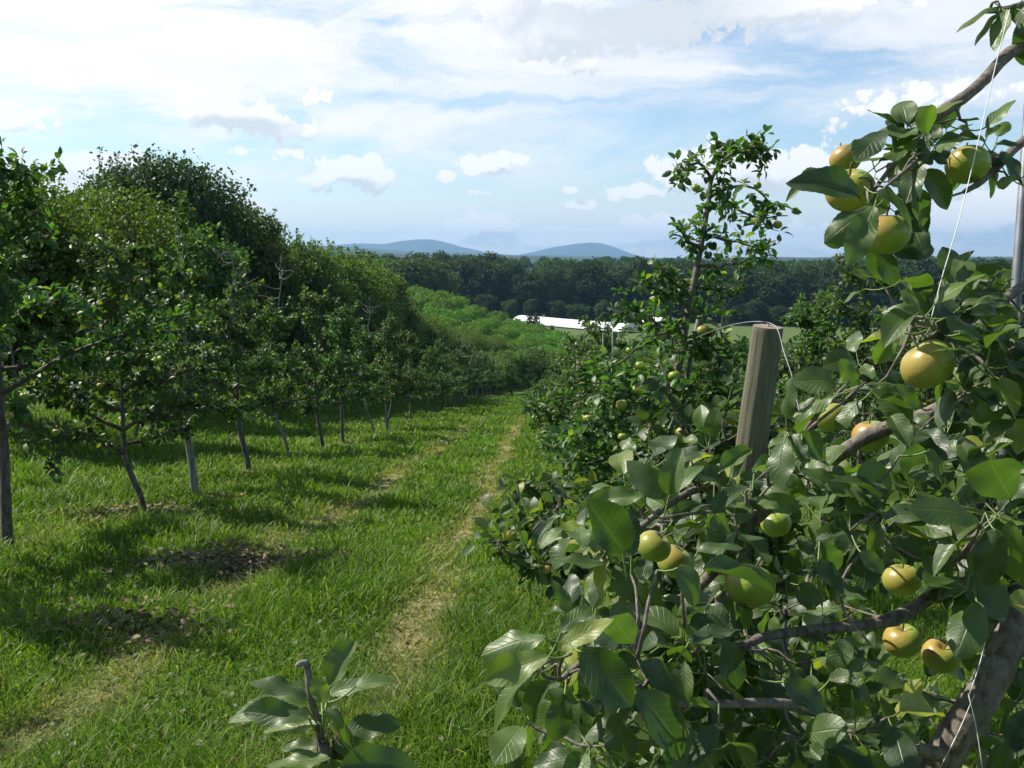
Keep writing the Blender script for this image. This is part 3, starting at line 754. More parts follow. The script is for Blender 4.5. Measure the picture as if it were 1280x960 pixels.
def forest():
    fv = [wild_tree(70 + i, [18, 20, 17, 21, 16, 19][i], [5.2, 5.6, 5.8, 4.9, 5.5, 6.0][i], -.5, .62, 13000, 24, 'forest_leaf', clump=.6, shape='full') for i in range(6)]
    src = []; k = 0
    lab = 'dark broadleaf tree in the forest edge beyond the field'
    for r in range(3):
        x = -150.0 + r * 3
        while x < 205:
            D = 292 - .12 * (x + 20) + r * 9 + rnd.uniform(-3, 3) - (12 if x > 60 else 0)
            s = rnd.uniform(.86, 1.08)
            if abs((640 + x / D * F) - 640) < 760:
                if k < 6: src.append(put(fv[k], 'forest_tree', lab, 'tree', gp(x, D), rnd.uniform(0, 6), s, 'trees along the forest edge'))
                else: copy_thing(src[k % 6], lab, gp(x, D), rnd.uniform(0, 6.3), s, 'trees along the forest edge')
                k += 1
            x += rnd.uniform(5.5, 8.5)
    x = -120.0                              # undergrowth trees along the very edge
    while x < 185:
        D = 284 - .12 * (x + 20) - (12 if x > 60 else 0) + rnd.uniform(-2, 2)
        copy_thing(src[k % 6], 'low young tree filling the foot of the forest edge', gp(x, D), rnd.uniform(0, 6.3), rnd.uniform(.45, .62), 'low young trees at the foot of the forest', sz=rnd.uniform(.28, .42)); k += 1
        x += rnd.uniform(4.5, 7.5)
    # lighter trees in front of the forest on the left
    lv = [wild_tree(80 + i, 11, 5.0, .5, .42, 7000, 14, 'wild_leaf', clump=.35) for i in range(2)]
    l0 = []
    for px, D, s in [(452, 235, 1.0), (478, 230, .95), (500, 224, .85), (522, 226, .9), (543, 232, .95), (430, 226, 1.0), (405, 220, .9), (380, 212, .85), (558, 240, .95), (352, 205, .85)]:
        x = (px - 640) / F * D; i = len(l0); lb = 'rounded lighter green tree before the dark forest on the far slope'
        if i < 2: l0.append(put(lv[i], 'rounded_tree', lb, 'tree', gp(x, D), 0, s, 'rounded trees before the forest'))
        else: copy_thing(l0[rnd.randrange(2)], lb, gp(x, D), rnd.uniform(0, 6), s, 'rounded trees before the forest')
    copy_thing(l0[0], 'small rounded tree standing alone at the top of the peach orchard', gp((507 - 640) / F * 150, 150), 1, .52)
    # the depth of the forest reads as one mass
    LV = Leaves(); rg = np.random.default_rng(5); P = []
    for i in range(520):
        y = 325 + 420 * rg.uniform() ** 1.3; x = rg.uniform(-.62, .75) * y
        h = rg.uniform(15, 20.0); r = rg.uniform(3.5, 6); c = np.array([x, y, float(g(x, y)) + h - r])
        d = rdir(rg, 260); d[:, 2] = np.abs(d[:, 2]) - .3
        P.append(c + d * np.array([r, r, r * 1.0]) * rg.uniform(.8, 1.05, (260, 1)))
    P = np.concatenate(P); m = len(P)
    LV.add(P, rdir(rg, m), np.array([0, 0, 1.0]) + rg.normal(0, .6, (m, 3)), 1.1 * rg.uniform(.7, 1.4, m), rg.uniform(0, .8, m), LOD0, rg)
    tag(link('woods', LV.mesh('woods', 'forest_leaf')), 'dark green depth of the forest behind the forest edge', 'woods', kind='stuff')
forest()

# ------------------------------------------------------------------ white tunnel beyond the orchard
def tunnel(label, A, B, width=7.5, h=3.1):
    A = np.array(A, float); B = np.array(B, float); d = B - A; Ln = float(np.hypot(d[0], d[1])); ang = math.atan2(d[1], d[0])
    t = thing('white_tunnel', label, 'tunnel', (A[0], A[1], float(g(*A[:2]))), ang)
    n = 16; th = np.linspace(0, math.pi, n); prof = np.stack([0 * th, -np.cos(th) * width / 2, .25 + np.sin(th) ** .75 * (h - .25)], -1)
    nx = 30; xs = np.linspace(0, Ln, nx); V = []
    zb = np.array([float(g(*(A[:2] + d[:2] * f))) for f in np.linspace(0, 1, nx)]) - float(g(*A[:2]))
    for i, x in enumerate(xs):
        sag = .04 * math.sin(i * math.pi) ; s = 1 - .012 * (i % 2)
        V.append(prof * np.array([1, s, s]) + np.array([x, 0, zb[i]]))
    V = np.concatenate(V); i = (np.arange(nx - 1)[:, None] * n + np.arange(n - 1)[None]).ravel()
    link('cover', mesh('cover', V, [np.stack([i, i + 1, i + n + 1, i + n], -1)], ['poly_film']), t)
    for e, x in ((0, 0.0), (1, Ln)):
        Vc = np.vstack([prof * .985 + np.array([x + (.02 if e else -.02), 0, zb[-1 if e else 0]]), [[x, 0, 1 + zb[-1 if e else 0]]]]); c = n
        T = [(c, k, k + 1) for k in range(n - 1)]
        link('end_wall', mesh('end_wall', Vc, [T], ['poly_film'], smooth=False), t)
        w = Wood(); w.tube(np.vstack([prof[k] + np.array([x + (.06 if e else -.06), 0, zb[-1 if e else 0]]) for k in range(n)]), .04, 5)
        link('hoop', w.mesh('hoop', 'frame_steel'), t)
    w = Wood()
    for s in (-1, 1): w.tube([(0, s * (width / 2 + .05), .3), (Ln, s * (width / 2 + .05), .3 + zb[-1])], .06, 4)
    link('base_rail', w.mesh('base_rail', 'frame_steel'), t)
tunnel('long low white plastic growing tunnel between the peach orchard and the forest', ((652 - 640) / F * 272, 272), ((788 - 640) / F * 236, 236), 6.5, 2.3)
tunnel('second white growing tunnel glimpsed behind the tall apple tree', ((806 - 640) / F * 268, 268), ((842 - 640) / F * 262, 262), 6, 2.2)

# ------------------------------------------------------------------ right orchard row
def right_row():
    low = orchard_tree(90, 1.35, .35, .62, 16, lod=LOD1, size=.078, spurstep=.06, nl=6)
    lt = put(low, 'apple_tree', 'low apple tree with small leaves reaching over the lane, in front of the leaning post', 'apple tree', gp(row_x(.75, 3.9), 3.9), 0)
    rg = np.random.default_rng(55); w = Wood(); LV = Leaves(); B0 = np.array(lt.location)
    for pts in ([(700, 620, 3.9), (690, 660, 3.6), (665, 672, 3.45), (640, 676, 3.4), (612, 678, 3.35)], [(760, 640, 3.9), (735, 680, 3.6), (705, 700, 3.4), (680, 705, 3.3), (650, 690, 3.3)], [(720, 610, 4.0), (690, 612, 3.9), (665, 615, 3.8), (648, 600, 3.75)],
                [(850, 620, 4.0), (780, 700, 3.7), (730, 730, 3.4), (715, 745, 3.3)]):
        c = smooth([at(*q) for q in pts], 4) - B0; w.tube(c, np.linspace(.009, .003, len(c)), 6); P = []; O = []
        for q in c[2:]:
            for _ in range(2):
                d = nrm(rg.normal(0, 1, 3)); P.append(q + d * rg.uniform(0, .06)); O.append(d)
        for _ in range(7):
            q = c[rg.integers(3, len(c))]; d = nrm(rg.normal(0, 1, 3) + [0, 0, .3]); c2 = curve(q, q + d * rg.uniform(.08, .2), (0, 0, 0), 4); w.tube(c2, [.003, .0025, .002, .0015], 4)
            for q2 in c2[1:]: P.append(q2); O.append(d)
        spur_leaves(LV, np.array(P), np.array(O), rg, 3, .062, LOD1)
    link('branch', w.mesh('branch', 'twig_bark'), lt); link('foliage', LV.mesh('foliage', 'orchard_leaf'), lt)
    V = [orchard_tree(91, 2.55, .45, 1.15, 26, lod=LOD1, size=.075, spurstep=.055, nl=6, trunk_r=.03), orchard_tree(92, 2.4, .45, 1.2, 26, lod=LOD1, size=.078, spurstep=.055, nl=6, trunk_r=.03),
         orchard_tree(93, 2.2, .4, 1.1, 22, lod=LOD1, size=.075, spurstep=.055, nl=6, trunk_r=.03)]
    src = [None] * 3
    spec = [(5.5, 2, .62, 'low dense apple bush in front of the tall apple tree, right of the lane'),
            (8.4, 0, .63, 'dense apple tree right of the lane, just behind the tall drooping one'),
            (10.2, 1, .75, 'bushy apple tree two places behind the tall drooping one'),
            (12.3, 0, .86, 'apple tree with yellowish top beside the two thin stakes'),
            (14.6, 2, 1.05, 'apple tree beyond the two thin stakes in the right row')]
    for y, v, s, lab in spec:
        loc = gp(row_x(.95, y), y)
        if src[v] is None: src[v] = put(V[v], 'apple_tree', lab, 'apple tree', loc, y, s, 'apple trees in the row right of the lane')
        else: copy_thing(src[v], lab, loc, y, s, 'apple trees in the row right of the lane')
    y = 17.0; k = 0
    while y < 75:
        copy_thing(src[k % 3], 'apple tree far down the row right of the lane', gp(row_x(1.0, y), y), rnd.uniform(0, 6.3), rnd.uniform(.95, 1.1), 'far apple trees of the right row')
        y += rnd.uniform(2.3, 2.9); k += 1
    # second row to the right, seen behind post and near branches
    lv = LSRC[0]
    for x0, y0, y1, s0 in ((4.7, 11.0, 60, .92), (8.9, 16, 70, .9)):
        y = y0
        while y < y1:
            v = src[k % 3]
            first = (x0 < 5 and y < 13)
            copy_thing(v, 'apple tree in a row farther right, seen behind the leaning post' , gp(row_x(x0, y), y), rnd.uniform(0, 6.3), rnd.uniform(.95, 1.1) * (1.2 if (x0 < 5 and y < 16) else .88), 'apple trees of the rows farther right')
            y += rnd.uniform(2.4, 3.2); k += 1
    for px, y, lab in ((754, 12.0, 'left one of two thin stakes standing in the right row'), (766, 11.5, 'right one of two thin stakes standing in the right row')):
        x = (px - 640) / F * y; b = np.array(gp(x, y)); w = Wood(); w.tube([(0, 0, -.3), (0.01, 0, 1.2), (0, 0, 2.25)], .009, 6)
        tag(link('stake', w.mesh('stake', 'stake_metal'), loc=b), lab, 'stake', 'thin stakes in the right row')
right_row()

# the tall drooping apple tree, from its outline in the photograph, at 6.3 m
APPLES = []
def tall_tree():
    D = 6.3; rg = np.random.default_rng(101); TW = Wood(); BW = Wood(); LV = Leaves()
    def A(px, py, dz=0.0): return at(px, py, D + dz)
    foot = A(838, 560); x, y = foot[0], foot[1]; base = np.array([x, y, float(g(x, y))])
    lead = smooth([base - [0, 0, .1], (base + A(832, 545)) / 2, A(836, 525), A(846, 470), A(854, 425), A(862, 380), A(872, 330), A(880, 285), A(886, 250), A(890, 222), A(905, 200), A(925, 188), A(950, 184), A(966, 196)], 4)
    rad = np.linspace(.036, .006, len(lead)) ; TW.tube(lead, rad, 8)
    P = []; O = []; Sz = []
    def along(c, step=.062, i0=.1):
        L_ = np.linalg.norm(np.diff(c, axis=0), axis=1); cum = np.concatenate([[0], np.cumsum(L_)])
        s = np.arange(cum[-1] * i0, cum[-1], step); p = np.stack([np.interp(s, cum, c[:, k]) for k in range(3)], -1)
        d = nrm(rg.normal(0, 1, p.shape)); P.append(p + d * .03); O.append(d)
    br = [  # branch poly-lines in photo pixels with depth offset
        [(890, 225, 0), (872, 205, -.1), (856, 212, -.15), (850, 232, -.2)], [(886, 245, 0), (912, 235, -.1), (936, 232, -.2), (958, 250, -.2), (965, 262, -.2)],
        [(884, 262, 0), (915, 258, .15), (950, 272, .2), (985, 270, .25)], [(905, 200, 0), (898, 186, .1), (903, 180, .1)], [(925, 190, 0), (950, 200, .1), (955, 212, .1)],
        [(878, 295, 0), (900, 300, .1), (930, 305, .25), (958, 312, .3)], [(875, 310, 0), (858, 300, -.1), (850, 286, -.1)],
        [(872, 330, 0), (900, 335, -.1), (935, 325, -.2), (960, 322, -.2)], [(866, 360, 0), (900, 360, .1), (940, 345, .2)],
        [(864, 370, 0), (835, 345, -.2), (822, 330, -.3)], [(862, 380, 0), (832, 368, -.1), (805, 355, -.2), (788, 350, -.2)],
        [(860, 390, 0), (885, 395, -.3), (905, 420, -.4), (918, 445, -.45)], [(856, 410, 0), (830, 415, -.4), (803, 430, -.5), (768, 460, -.5)],
        [(853, 430, 0), (882, 430, -.2), (905, 455, -.3), (900, 480, -.3)], [(850, 440, 0), (820, 400, .2), (790, 390, .2), (775, 395, .2)],
        [(845, 480, 0), (815, 490, -.4), (795, 500, -.5), (765, 505, -.5)], [(846, 470, 0), (880, 490, -.2), (915, 500, -.2)],
        [(838, 520, 0), (815, 505, -.3), (790, 520, -.5), (740, 530, -.6), (690, 560, -.6)], [(836, 540, 0), (800, 560, -.5), (740, 580, -.7), (700, 575, -.7)],
        [(840, 530, 0), (870, 540, -.4), (900, 545, -.6)], [(835, 550, 0), (850, 590, -.8), (830, 620, -1.0)], [(838, 545, 0), (760, 545, .3), (700, 520, .4), (665, 515, .4)],
        [(840, 500, 0), (790, 470, .4), (740, 470, .5), (700, 490, .5)], [(836, 550, 0), (770, 600, -.4), (720, 630, -.5)]]
    for b in br:
        c = smooth([A(*q) for q in b], 3); c = c + rg.normal(0, .008, c.shape); BW.tube(c, np.linspace(.013, .004, len(c)), 5); along(c)
        low = b[0][1] > 420; n2 = 9 if low else 3
        for q in range(n2):
            j = rg.integers(1, len(c)); d = nrm(rg.normal(0, 1, 3) + np.array([0, 0, .25])); l2 = rg.uniform(.10, .30 if low else .2)
            c2 = curve(c[j], c[j] + d * l2, (0, 0, -.02), 4); BW.tube(c2, np.linspace(.005, .002, 4), 4); along(c2, .045, .1)
    along(lead[int(len(lead) * .45):], .03)
    spur_leaves(LV, np.concatenate(P), np.concatenate(O), rg, 5, .070, LOD1)
    t = thing('apple_tree', 'tall slender apple tree with drooping top against the sky, left of the post', 'apple tree', base)
    for nm, me in (('trunk', TW.mesh('trunk', 'apple_bark')), ('limbs', BW.mesh('limbs', 'twig_bark')), ('crown', LV.mesh('crown', 'orchard_leaf'))):
        o = link(nm, me, t); o.location = -Vector(base)
    # stake and tie beside the trunk
    s0 = A(851, 545); w = Wood(); w.tube([np.array([s0[0] + .03, s0[1] + .05, float(g(s0[0], s0[1])) - .3]), A(852, 520, .05), A(866, 430, .05), A(874, 395, .05)], .016, 7)
    tag(link('stake', w.mesh('stake', 'stake_metal')), 'grey stake tied beside the trunk of the tall slender apple tree', 'stake')
    w = Wood()
    for q in (0, .02): w.tube([A(838, 508 + q * 90, -.03), A(849, 507 + q * 90, -.05), A(858, 508 + q * 90, .0)], .006, 5)
    tag(link('tie', w.mesh('tie', 'tie_black')), 'black tie holding the tall apple tree trunk to its stake', 'tie')
    for px, py, r, dz in [(797, 487, 7.5, -.55), (777, 506, 8, -.6), (808, 518, 7, -.5), (857, 353, 6, -.1), (843, 411, 7, -.2), (878, 413, 7.5, -.35), (800, 457, 7, -.5), (836, 471, 8, -.2), (873, 538, 7, -.5), (853, 541, 9, -.8), (843, 470, 8, -.3), (947, 232, 5, -.1), (945, 277, 6, .1), (735, 523, 6, -.6), (870, 235, 6, -.1), (972, 281, 6, .2), (788, 438, 6, -.3), (760, 470, 5, .5), (745, 500, 5, .5), (695, 516, 5, .3), (681, 523, 5, .3), (778, 546, 6, -.7), (880, 455, 6, -.3), (884, 578, 6, -2.2)]:
        APPLES.append((px, py, D + dz, r * (D + dz) / F * .96, 'm'))
tall_tree()

# ------------------------------------------------------------------ leaning post, wire
def post():
    top = at(960, 408, 3.6); p2 = at(932, 610, 3.75)
    d = nrm(top - p2); foot = top - d * ((top[2] - float(g(top[0], top[1]))) / d[2] + .2)
    t = thing('wooden_post', 'round weathered wooden trellis post leaning at the end of the right row', 'post', foot)
    t.rotation_mode = 'QUATERNION'; t.rotation_quaternion = Vector(d).to_track_quat('Z', 'Y')
    Ln = float(np.linalg.norm(top - foot)); r = .058; rg = np.random.default_rng(3)
    n = 40; zs = list(np.linspace(0, Ln - .02, 24)) + [Ln - .006, Ln]; V = []
    th = np.arange(n) / n * 2 * math.pi; bump = .0016 * np.sin(th * 7 + 1) + .0012 * np.sin(th * 13) - .006 * np.exp(-((th - 4.9) / .06) ** 2)
    for i, z in enumerate(zs):
        rr = (r + .006 * (1 - z / Ln) + bump + .0015 * math.sin(z * 5)) * (1 if z < Ln - .001 else .955)
        V.append(np.stack([np.cos(th) * rr, np.sin(th) * rr, np.full(n, z)], -1))
    V = np.concatenate(V); i = (np.arange(len(zs) - 1)[:, None] * n + np.arange(n)[None]); j = (np.arange(len(zs) - 1)[:, None] * n + (np.arange(n)[None] + 1) % n)
    link('shaft', mesh('shaft', V, [np.stack([i, j, j + n, i + n], -1).reshape(-1, 4)], ['post_wood']), t)
    rg_ = V[-n:]; Vc = np.vstack([rg_, rg_ * np.array([.5, .5, 1]) + [0, 0, .001], [[0, 0, Ln + .001]]])
    k = np.arange(n); k1 = (k + 1) % n
    link('cut_end', mesh('cut_end', Vc, [np.stack([k, k1, k1 + n, k + n], -1), np.stack([k + n, k1 + n, np.full(n, 2 * n)], -1)], ['post_end']), t)
    w = Wood(); w.tube([(0, 0, Ln - .02), (0, 0, Ln + .012)], .004, 6); w.tube(smooth([(-.012, 0, Ln + .008), (0, 0, Ln + .014), (.012, 0, Ln + .008)], 3), .0025, 5)
    link('staple', w.mesh('staple', 'steel_wire'), t)
    w = Wood(); w.tube(smooth([at(868, 423, 6.1), at(885, 416, 5.2), at(905, 409, 4.3), at(925, 404, 3.85), at(945, 402, 3.62), at(962, 404, 3.58), at(972, 412, 3.52), at(980, 440, 3.45), at(990, 470, 3.3), at(996, 500, 3.1), at(1010, 560, 2.7), at(1040, 640, 2.2)], 6), .0021, 6)
    tag(link('wire', w.mesh('wire', 'steel_wire')), 'pale wire running over the cut top of the leaning wooden post', 'wire')
post()

# ------------------------------------------------------------------ apples
def apple_meshes():
    out = []
    for s in range(3):
        rg = np.random.default_rng(200 + s); nu, nv = 28, 20
        th = np.linspace(0, math.pi, nv + 1); ph = np.arange(nu) / nu * 2 * math.pi
        V = []
        for t_ in th:
            r = 1 + .07 * math.cos(2 * t_ + .3) * 0; z = math.cos(t_); q = math.sin(t_)
            rr = q * (1 + .05 * math.cos(t_)) ; zz = z * .90 - .33 * math.exp(-(q / .26) ** 2) * (1 if z > 0 else -.55)
            lob = 1 + .022 * np.cos(5 * ph + s) * (1 if z < 0 else .5) * q + .012 * np.cos(2 * ph + s * 2)
            V.append(np.stack([np.cos(ph) * rr * lob + .05 * (s - 1) * zz, np.sin(ph) * rr * lob, zz + .06 * np.cos(ph + s) * q], -1))
        V = np.concatenate(V); i = np.arange(nv)[:, None] * nu + np.arange(nu)[None]; j = np.arange(nv)[:, None] * nu + (np.arange(nu)[None] + 1) % nu
        out.append(mesh('apple', V, [np.stack([i, i + nu, j + nu, j], -1).reshape(-1, 4)], ['apple_skin']))
    w = Wood(); w.tube(smooth([(0, 0, .55), (.02, 0, .8), (.06, .02, 1.05), (.12, .03, 1.22)], 3), np.linspace(.035, .055, 10), 6); st = w.mesh('stem', 'stem_brown')
    w = Wood()
    for k in range(5):
        a = k * 1.2566; w.tube([(math.cos(a) * .03, math.sin(a) * .03, -.70), (math.cos(a) * .10, math.sin(a) * .10, -.80), (math.cos(a) * .06, math.sin(a) * .06, -.87)], [.04, .03, .008], 4)
    cx = w.mesh('calyx', 'stem_brown')
    return out, st, cx
AM, AST, ACX = apple_meshes()
def apple(P, r, label, k, group=None, tilt=(0, 0, 0), parts=True):
    o = link('apple', AM[k % 3], loc=P); o.scale = (r, r, r * .97); o.rotation_euler = tilt
    tag(o, label, 'apple', group)
    if parts: link('stem', AST, o); link('calyx', ACX, o)
    return o
FA = [  # px, py, radius px, depth, label
    (1057, 199, 21, 1.42, 'blushed apple half hidden at the top of the hanging cluster of four'),
    (1062, 238, 32, 1.30, 'large rosy apple at the left of the hanging cluster, below the half hidden one'),
    (1106, 293, 32, 1.26, 'green apple lowest in the hanging cluster against the sky'),
    (1210, 206, 28, 1.36, 'yellow green apple behind the white string in the upper branch'),
    (1160, 456, 35, 1.16, 'large sunlit green apple with pink cheek below the white string'),
    (817, 683, 23, 1.55, 'small pink cheeked apple with sun patch in the lower left branches'),
    (843, 702, 24, 1.62, 'green apple right against the small pink cheeked one'),
    (937, 732, 33, 1.32, 'dark shaded green apple under a long leaf in the middle of the near branches'),
    (1128, 801, 25, 1.50, 'yellow apple under the pale horizontal limb'),
    (1176, 820, 24, 1.52, 'shaded green apple just right of the yellow one under the limb'),
    (1127, 725, 24, 1.55, 'apple half covered by leaves above the pale horizontal limb'),
    (1279, 712, 17, 1.30, 'yellow apple cut by the right edge of the picture'),
    (1040, 522, 22, 1.65, 'greenish apple peeking between leaves right of the post'),
    (1088, 545, 24, 1.60, 'dark green apple above the thick shaded limb'),
    (970, 655, 20, 1.75, 'green apple tucked behind the thick shaded limb')]
for k, (px, py, r, D, lab) in enumerate(FA):
    apple(at(px, py, D), r * D / F * .95, lab, k, None, (rnd.uniform(-.5, .5), rnd.uniform(-.4, .6), rnd.uniform(-.8, .8)))
for k, (px, py, D, r, _) in enumerate(APPLES):
    apple(at(px, py, D), r, 'small yellow green apple among the leaves of the apple trees right of the lane', k, 'small apples on the trees right of the lane', (rnd.uniform(-.3, .3), rnd.uniform(-.3, .3), rnd.uniform(0, 6)))
for k, (px, py, r, D, lab) in enumerate([(637, 671, 8.5, 3.4, 'small golden apple on the low branch reaching over the lane'), (633, 692, 8.5, 3.4, 'small shaded green apple below the golden one on the low branch'), (682, 712, 7, 3.3, 'small apple right of the two on the low branch over the lane')]):
    apple(at(px, py, D), r * D / F, lab, k, None, (.2, .2, k))
for k, (px, py, D) in enumerate([(5, 445, 8.3), (28, 480, 8.4), (12, 520, 8.2), (125, 482, 10.3), (200, 527, 12.0), (30, 495, 8.6), (15, 425, 8.4), (70, 540, 8.9), (300, 530, 14.6), (485, 500, 27)]):
    apple(at(px, py, D), .036, 'small green apple in the shaded leaves of the left row', k, 'small apples on the left row', (0, .2, k))

# ------------------------------------------------------------------ the near apple tree at the right
def near_tree():
    rg = np.random.default_rng(404); LV = Leaves(); PET = Wood(); TWG = Wood()
    limbs = []; woods = []                   # centre lines and meshes of the big wood
    def A(*q): return at(*q)
    base_xy = A(1135, 1150, 1.33); gz = float(g(base_xy[0], base_xy[1]))
    foot = np.array([base_xy[0] - .05, base_xy[1] + .02, gz])
    t = thing('apple_tree', 'nearest apple tree with big leaves and ripening apples filling the right side', 'apple tree', foot)
    def limb(name, pts, r, per=5, sides=12, lumps=.0):
        c = smooth(pts, per); rad = np.interp(np.linspace(0, 1, len(c)), np.linspace(0, 1, len(r)), r)
        rad = .88 * rad * (1 + lumps * np.sin(np.arange(len(c)) * 1.9) + rg.normal(0, lumps * .6, len(c)))
        w = Wood(); w.tube(c, rad, sides); woods.append((name, w)); limbs.append(c); return c
    limb('trunk', [foot - [0, 0, .1], foot + [.0, 0, .25], A(1120, 1060, 1.33), A(1158, 985, 1.33), A(1192, 925, 1.32), A(1232, 862, 1.31), A(1262, 800, 1.32), A(1285, 730, 1.34), A(1318, 640, 1.36), A(1335, 520, 1.4), A(1335, 380, 1.42), A(1330, 230, 1.45), A(1325, 80, 1.46), A(1320, -60, 1.48)],
         [.042, .038, .034, .031, .029, .0275, .026, .025, .025, .021, .018, .014, .011, .008], lumps=.03)
    limb('branch', [A(1325, 20, 1.45), A(1300, 45, 1.42), A(1262, 66, 1.36), A(1232, 98, 1.32), A(1207, 120, 1.30), A(1180, 138, 1.28), A(1158, 155, 1.27), A(1135, 185, 1.27), A(1110, 215, 1.27), A(1090, 240, 1.27)], [.013, .012, .0105, .0095, .009, .010, .0075, .006, .004, .003], lumps=.05)
    limb('branch', [A(1335, 250, 1.44), A(1300, 175, 1.42), A(1275, 180, 1.40), A(1250, 205, 1.38), A(1225, 228, 1.36), A(1205, 240, 1.35)], [.010, .009, .008, .007, .006, .004], lumps=.05)
    limb('branch', [A(1335, 430, 1.42), A(1300, 455, 1.42), A(1255, 468, 1.40), A(1205, 498, 1.42), A(1150, 522, 1.44), A(1085, 545, 1.46), A(1020, 590, 1.46), A(965, 630, 1.45), A(925, 668, 1.42), A(900, 705, 1.38), A(860, 745, 1.3), A(800, 780, 1.2), A(745, 815, 1.08), A(700, 850, 1.0)], [.017, .016, .0155, .015, .014, .013, .013, .012, .011, .010, .008, .006, .005, .0035], lumps=.05)
    limb('branch', [A(1300, 720, 1.37), A(1240, 715, 1.42), A(1190, 728, 1.44), A(1150, 755, 1.42), A(1118, 773, 1.40), A(1070, 782, 1.38), A(1020, 787, 1.36), A(960, 795, 1.33), A(930, 806, 1.3), A(880, 818, 1.24)], [.014, .013, .013, .012, .013, .0095, .009, .008, .006, .004], lumps=.05)
    limb('branch', [A(1325, 330, 1.42), A(1290, 350, 1.38), A(1240, 385, 1.3), A(1205, 410, 1.25), A(1180, 425, 1.22), A(1150, 420, 1.2)], [.010, .009, .008, .007, .006, .004], lumps=.04)
    limb('branch', [A(1330, 560, 1.4), A(1285, 590, 1.3), A(1250, 640, 1.2), A(1210, 690, 1.12), A(1160, 700, 1.08)], [.011, .010, .008, .006, .004], lumps=.04)
    limb('branch', [A(1180, 945, 1.3), A(1130, 930, 1.25), A(1050, 900, 1.15), A(980, 880, 1.05), A(900, 880, 1.0), A(820, 880, .97)], [.012, .010, .008, .007, .005, .003], lumps=.04)
    limb('branch', [A(1131, 530, 1.45), A(1133, 575, 1.44), A(1128, 625, 1.43), A(1122, 680, 1.42)], [.007, .006, .006, .004], lumps=.03)
    limb('branch', [A(1320, -10, 1.46), A(1285, 5, 1.42), A(1255, 12, 1.38), A(1232, 14, 1.35)], [.010, .008, .006, .004], lumps=.04)
    limb('branch', [A(960, 640, 1.45), A(930, 610, 1.5), A(880, 610, 1.45), A(845, 625, 1.35), A(800, 660, 1.3), A(770, 690, 1.25)], [.009, .008, .007, .006, .005, .003], lumps=.04)
    limb('branch', [A(1190, 930, 1.32), A(1130, 1000, 1.35), A(1060, 1010, 1.4), A(960, 940, 1.45)], [.012, .010, .008, .004], lumps=.04)
    wood = np.concatenate(limbs[1:]); owner = np.concatenate([np.full(len(c), i + 1) for i, c in enumerate(limbs[1:])])
    def attach(p):
        d = np.linalg.norm(wood - p, axis=1); c = np.where(d < d.min() * 1.5 + .02)[0]; return int(rg.choice(c))
